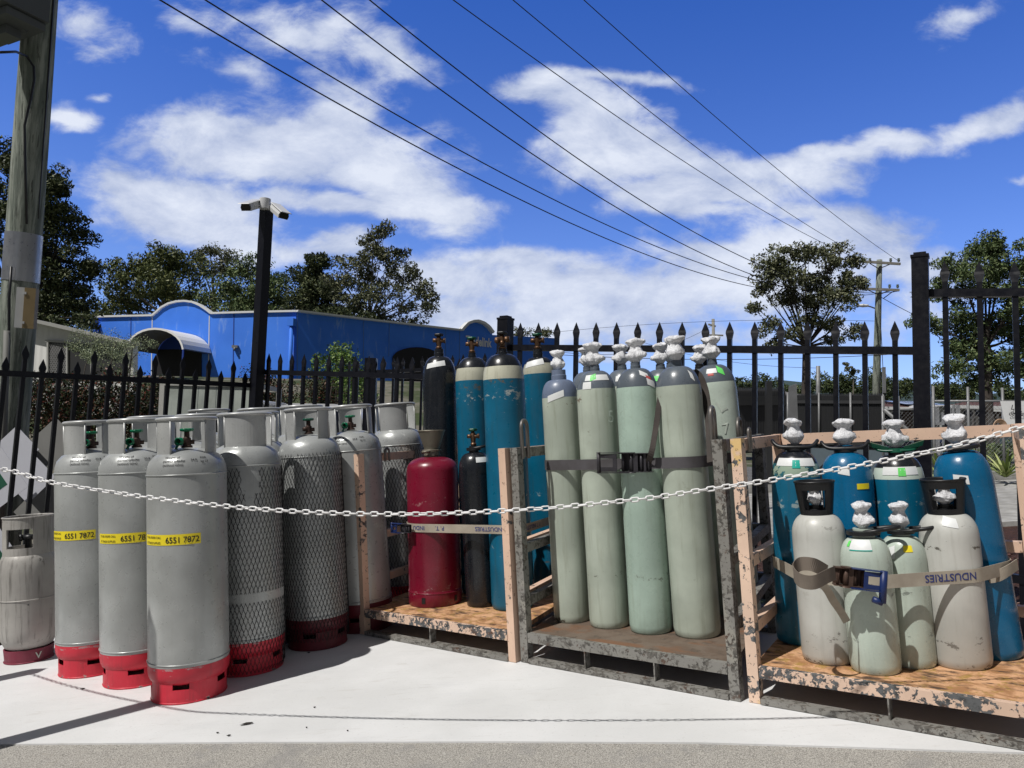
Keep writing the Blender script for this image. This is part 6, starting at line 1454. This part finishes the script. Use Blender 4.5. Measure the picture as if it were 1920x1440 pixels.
m = MB(); zb = P(1885, 812, 11.8).z; m.add([Vector((bn.x, bn.y, bn.z)), Vector((be.x, be.y, bn.z + .02)), Vector((be.x, be.y, zb)), Vector((bn.x + .10, bn.y, zb)), Vector((bn.x, bn.y + .012, bn.z)), Vector((be.x, be.y + .012, bn.z + .02)), Vector((be.x, be.y + .012, zb)), Vector((bn.x + .10, bn.y + .012, zb))], [(3, 2, 1, 0), (4, 5, 6, 7), (0, 1, 5, 4), (1, 2, 6, 5), (2, 3, 7, 6), (3, 0, 4, 7)]); m.build('cloth', flat('banner_white', (.80, .81, .82), .7, var=.04), t)
m = MB()
for tx, x_, y_, s_ in (('Los', 1894, 768, .11), ('de Ca', 1890, 779, .10), ('IX', 1891, 803, .09)):
    v, f, _ = glyphs(tx, s_); p0_ = P(x_, y_, 11.77); m.add([(p0_.x + q_[0] + q_[1] * .3, p0_.y - .01, p0_.z + q_[1]) for q_ in v], f)
m.build('handwriting', INK, t)
t = thing('hose_reel', 'coiled peach garden hose hung on the chain link beside the banner', 'hose', Matrix.Translation(P(1870, 800, 11.5))); m = MB()
for i in range(7): m.torus(.075 + .006 * i, .008, .006 * i, 24, 6, Matrix.Translation(P(1871 + i * .3, 803, 11.5)) @ Matrix.Rotation(PI / 2, 4, 'X'), 1.25)
m.build('hose', flat('peach_hose', (.5, .33, .22), .5), t)
# orange and white barrier glimpsed behind the gate
t = thing('barrier_board', 'orange and white striped board glimpsed through the charcoal gate', 'barrier', Matrix.Translation(P(1425, 790, 12)))
for i in range(6):
    p = P(1411 + i * 8, 780, 12.2); m = MB(); m.box(p, (.055, .03, .26)); m.build('stripe', [flat('barrier_orange', (.75, .18, .05), .5), flat('barrier_white', (.7, .7, .72), .5)][0 if i in (1,) else 1], t)

# ------------------------------------------------------------------ far power poles and wires
def tub(m, pts, r, n=8): m.tube(pts, r, n)
Zp = 45; t = thing('power_pole', 'pale green timber power pole with two crossarms and a street light', 'utility pole', Matrix.Translation(P(1641, 836, Zp)))
m = MB(); m.tube([P(1641, 840, Zp), P(1644, 690, Zp), P(1647, 560, Zp), P(1649, 487, Zp)], [.24, .22, .18, .16], 14); m.build('pole', POLEM, t)
CROSS = paint('weathered_crossarm', (.26, .25, .22), .8)
for y_, xa, xb in ((492, 1613, 1688), (541, 1608, 1686)):
    m = MB(); m.beam(P(xa, y_ + (0 if y_ > 500 else -2), Zp - .3), P(xb, y_ + 3, Zp - .3), .12, .14); m.tube([P(1648, y_ + 12, Zp - .2), P(xa + 18, y_ + 2, Zp - .3)], .03, 5); m.tube([P(1648, y_ + 12, Zp - .2), P(xb - 18, y_ + 3, Zp - .3)], .03, 5); ca = m.build('crossarm', CROSS, t)
    m = MB()
    for x_ in (xa + 3, xa + 18, xb - 18, xb - 3): p = P(x_, y_ - 4, Zp - .3); m.lathe([(0, -.12), (.05, -.1), (.09, 0), (.05, .03), (.09, .09), (.03, .13), (0, .13)], 10, M=Matrix.Translation(p))
    m.build('insulators', flat('insulator_glaze', (.20, .24, .20), .3), ca)
m = MB(); m.tube([P(1640, 578, Zp), P(1632, 575, Zp - .6), P(1622, 573, Zp - 1)], .04, 6); sl = m.build('lamp_arm', GALVS, t); m = MB(); c = P(1618, 573, Zp - 1.1); m.lathe([(0, -.35), (.10, -.3), (.17, 0), (.12, .3), (0, .35)], 10, M=Matrix.Translation(c) @ Matrix.Rotation(PI / 2, 4, 'Y') @ Matrix.Diagonal((.6, 1, 1, 1))); m.build('lamp_head', WHCAP, sl)
m = MB(); m.tube([P(1646, 560, Zp - .3), P(1652, 620, Zp - .6), P(1656, 700, Zp - 1), P(1664, 780, Zp - 1.5)], .02, 5); m.tube([P(1656, 560, Zp), P(1672, 548, Zp - .3), P(1684, 545, Zp - .3)], .03, 5); m.build('stay_wire', BLKP, t)
Zq = 95; t = thing('power_pole', 'distant slim power pole with crossarm showing above the fence, left of the tall gum', 'utility pole', Matrix.Translation(P(1340, 800, Zq)))
m = MB(); m.tube([P(1342, 800, Zq), P(1337, 598, Zq)], .2, 8); m.beam(P(1328, 608, Zq), P(1342, 612, Zq), .15, .2); m.beam(P(1325, 628, Zq), P(1356, 629, Zq), .15, .2); m.build('pole', CROSS, t)
Zr_ = 70; t = thing('power_pole', 'plain grey pole standing just right of the gum trunk', 'utility pole', Matrix.Translation(P(1534, 800, Zr_))); m = MB(); m.tube([P(1534, 800, Zr_), P(1534, 686, Zr_)], .2, 8); m.build('pole', GALVS, t)
WIRE = flat('black_wire', (.008, .008, .010), .6)
def wire(label, s, mid, e, r, ext=.35, group='overhead power lines', n=60):
    A_ = P(*s); B_ = P(*e)
    lo, hi = 0.0, 1.0
    def pt(t_, sag): return A_.lerp(B_, t_) - Vector((0, 0, 4 * sag * t_ * (1 - t_)))
    sag = .5
    for _ in range(12):
        lo, hi = 0.0, 1.0
        for _ in range(40):
            md = (lo + hi) / 2
            if px_of(pt(md, sag))[0] < mid[0]: lo = md
            else: hi = md
        y_ = px_of(pt(lo, sag))[1]; Zc = depth(pt(lo, sag)); sag += (mid[1] - y_) / F * Zc / max(.05, 4 * lo * (1 - lo))
    pts = [pt(-ext + (1 + ext) * i / n, sag) for i in range(n + 1)]
    o = MB(); o.tube(pts, r, 5); o = o.build('power_line', WIRE); return tag(o, label, 'power line', group)
wire('lowest overhead wire, nearest the camera pole', (300,0,13.5), (1000,386), (1610,545,44.6), .016)
wire('second lowest overhead wire from the left', (385,0,14.5), (1000,355), (1626,545,44.6), .016)
wire('third overhead wire, left of the wide gap in the lower bundle', (603,0,15.5), (1000,290), (1668,546,44.6), .016)
wire('fourth overhead wire, topmost of the lower bundle', (693,0,16.5), (1000,238), (1684,546,44.6), .016)
wire('first of three upper wires, passing over the gum crown', (850,0,17), (1300,314), (1616,488,44.6), .013); wire('middle of the three upper wires', (962,0,18.5), (1300,272), (1633,488,44.6), .013); wire('rightmost upper wire ending at the pole tip', (1095,0,20), (1380,252), (1686,490,44.6), .013)
for (lb, s, md, e, r_) in (('thin wire sloping left below the fence spikes', (1000,652,60), (1180,662), (1336,610,94), .02), ('service wire crossing below the back fence rail', (1000,662,50), (1450,673), (1740,660,46), .02), ('slack service wire right of the far power pole', (1648,555,45), (1690,578), (1770,615,60), .02), ('thin pale wire level with the fence spikes', (900,640,90), (1300,604), (1640,602,80), .02), ('wire sagging behind the gum trunk', (1200,640,90), (1400,682), (1534,690,70), .02)):
    wire(lb, s, md, e, r_, 0, 'thin far wires')
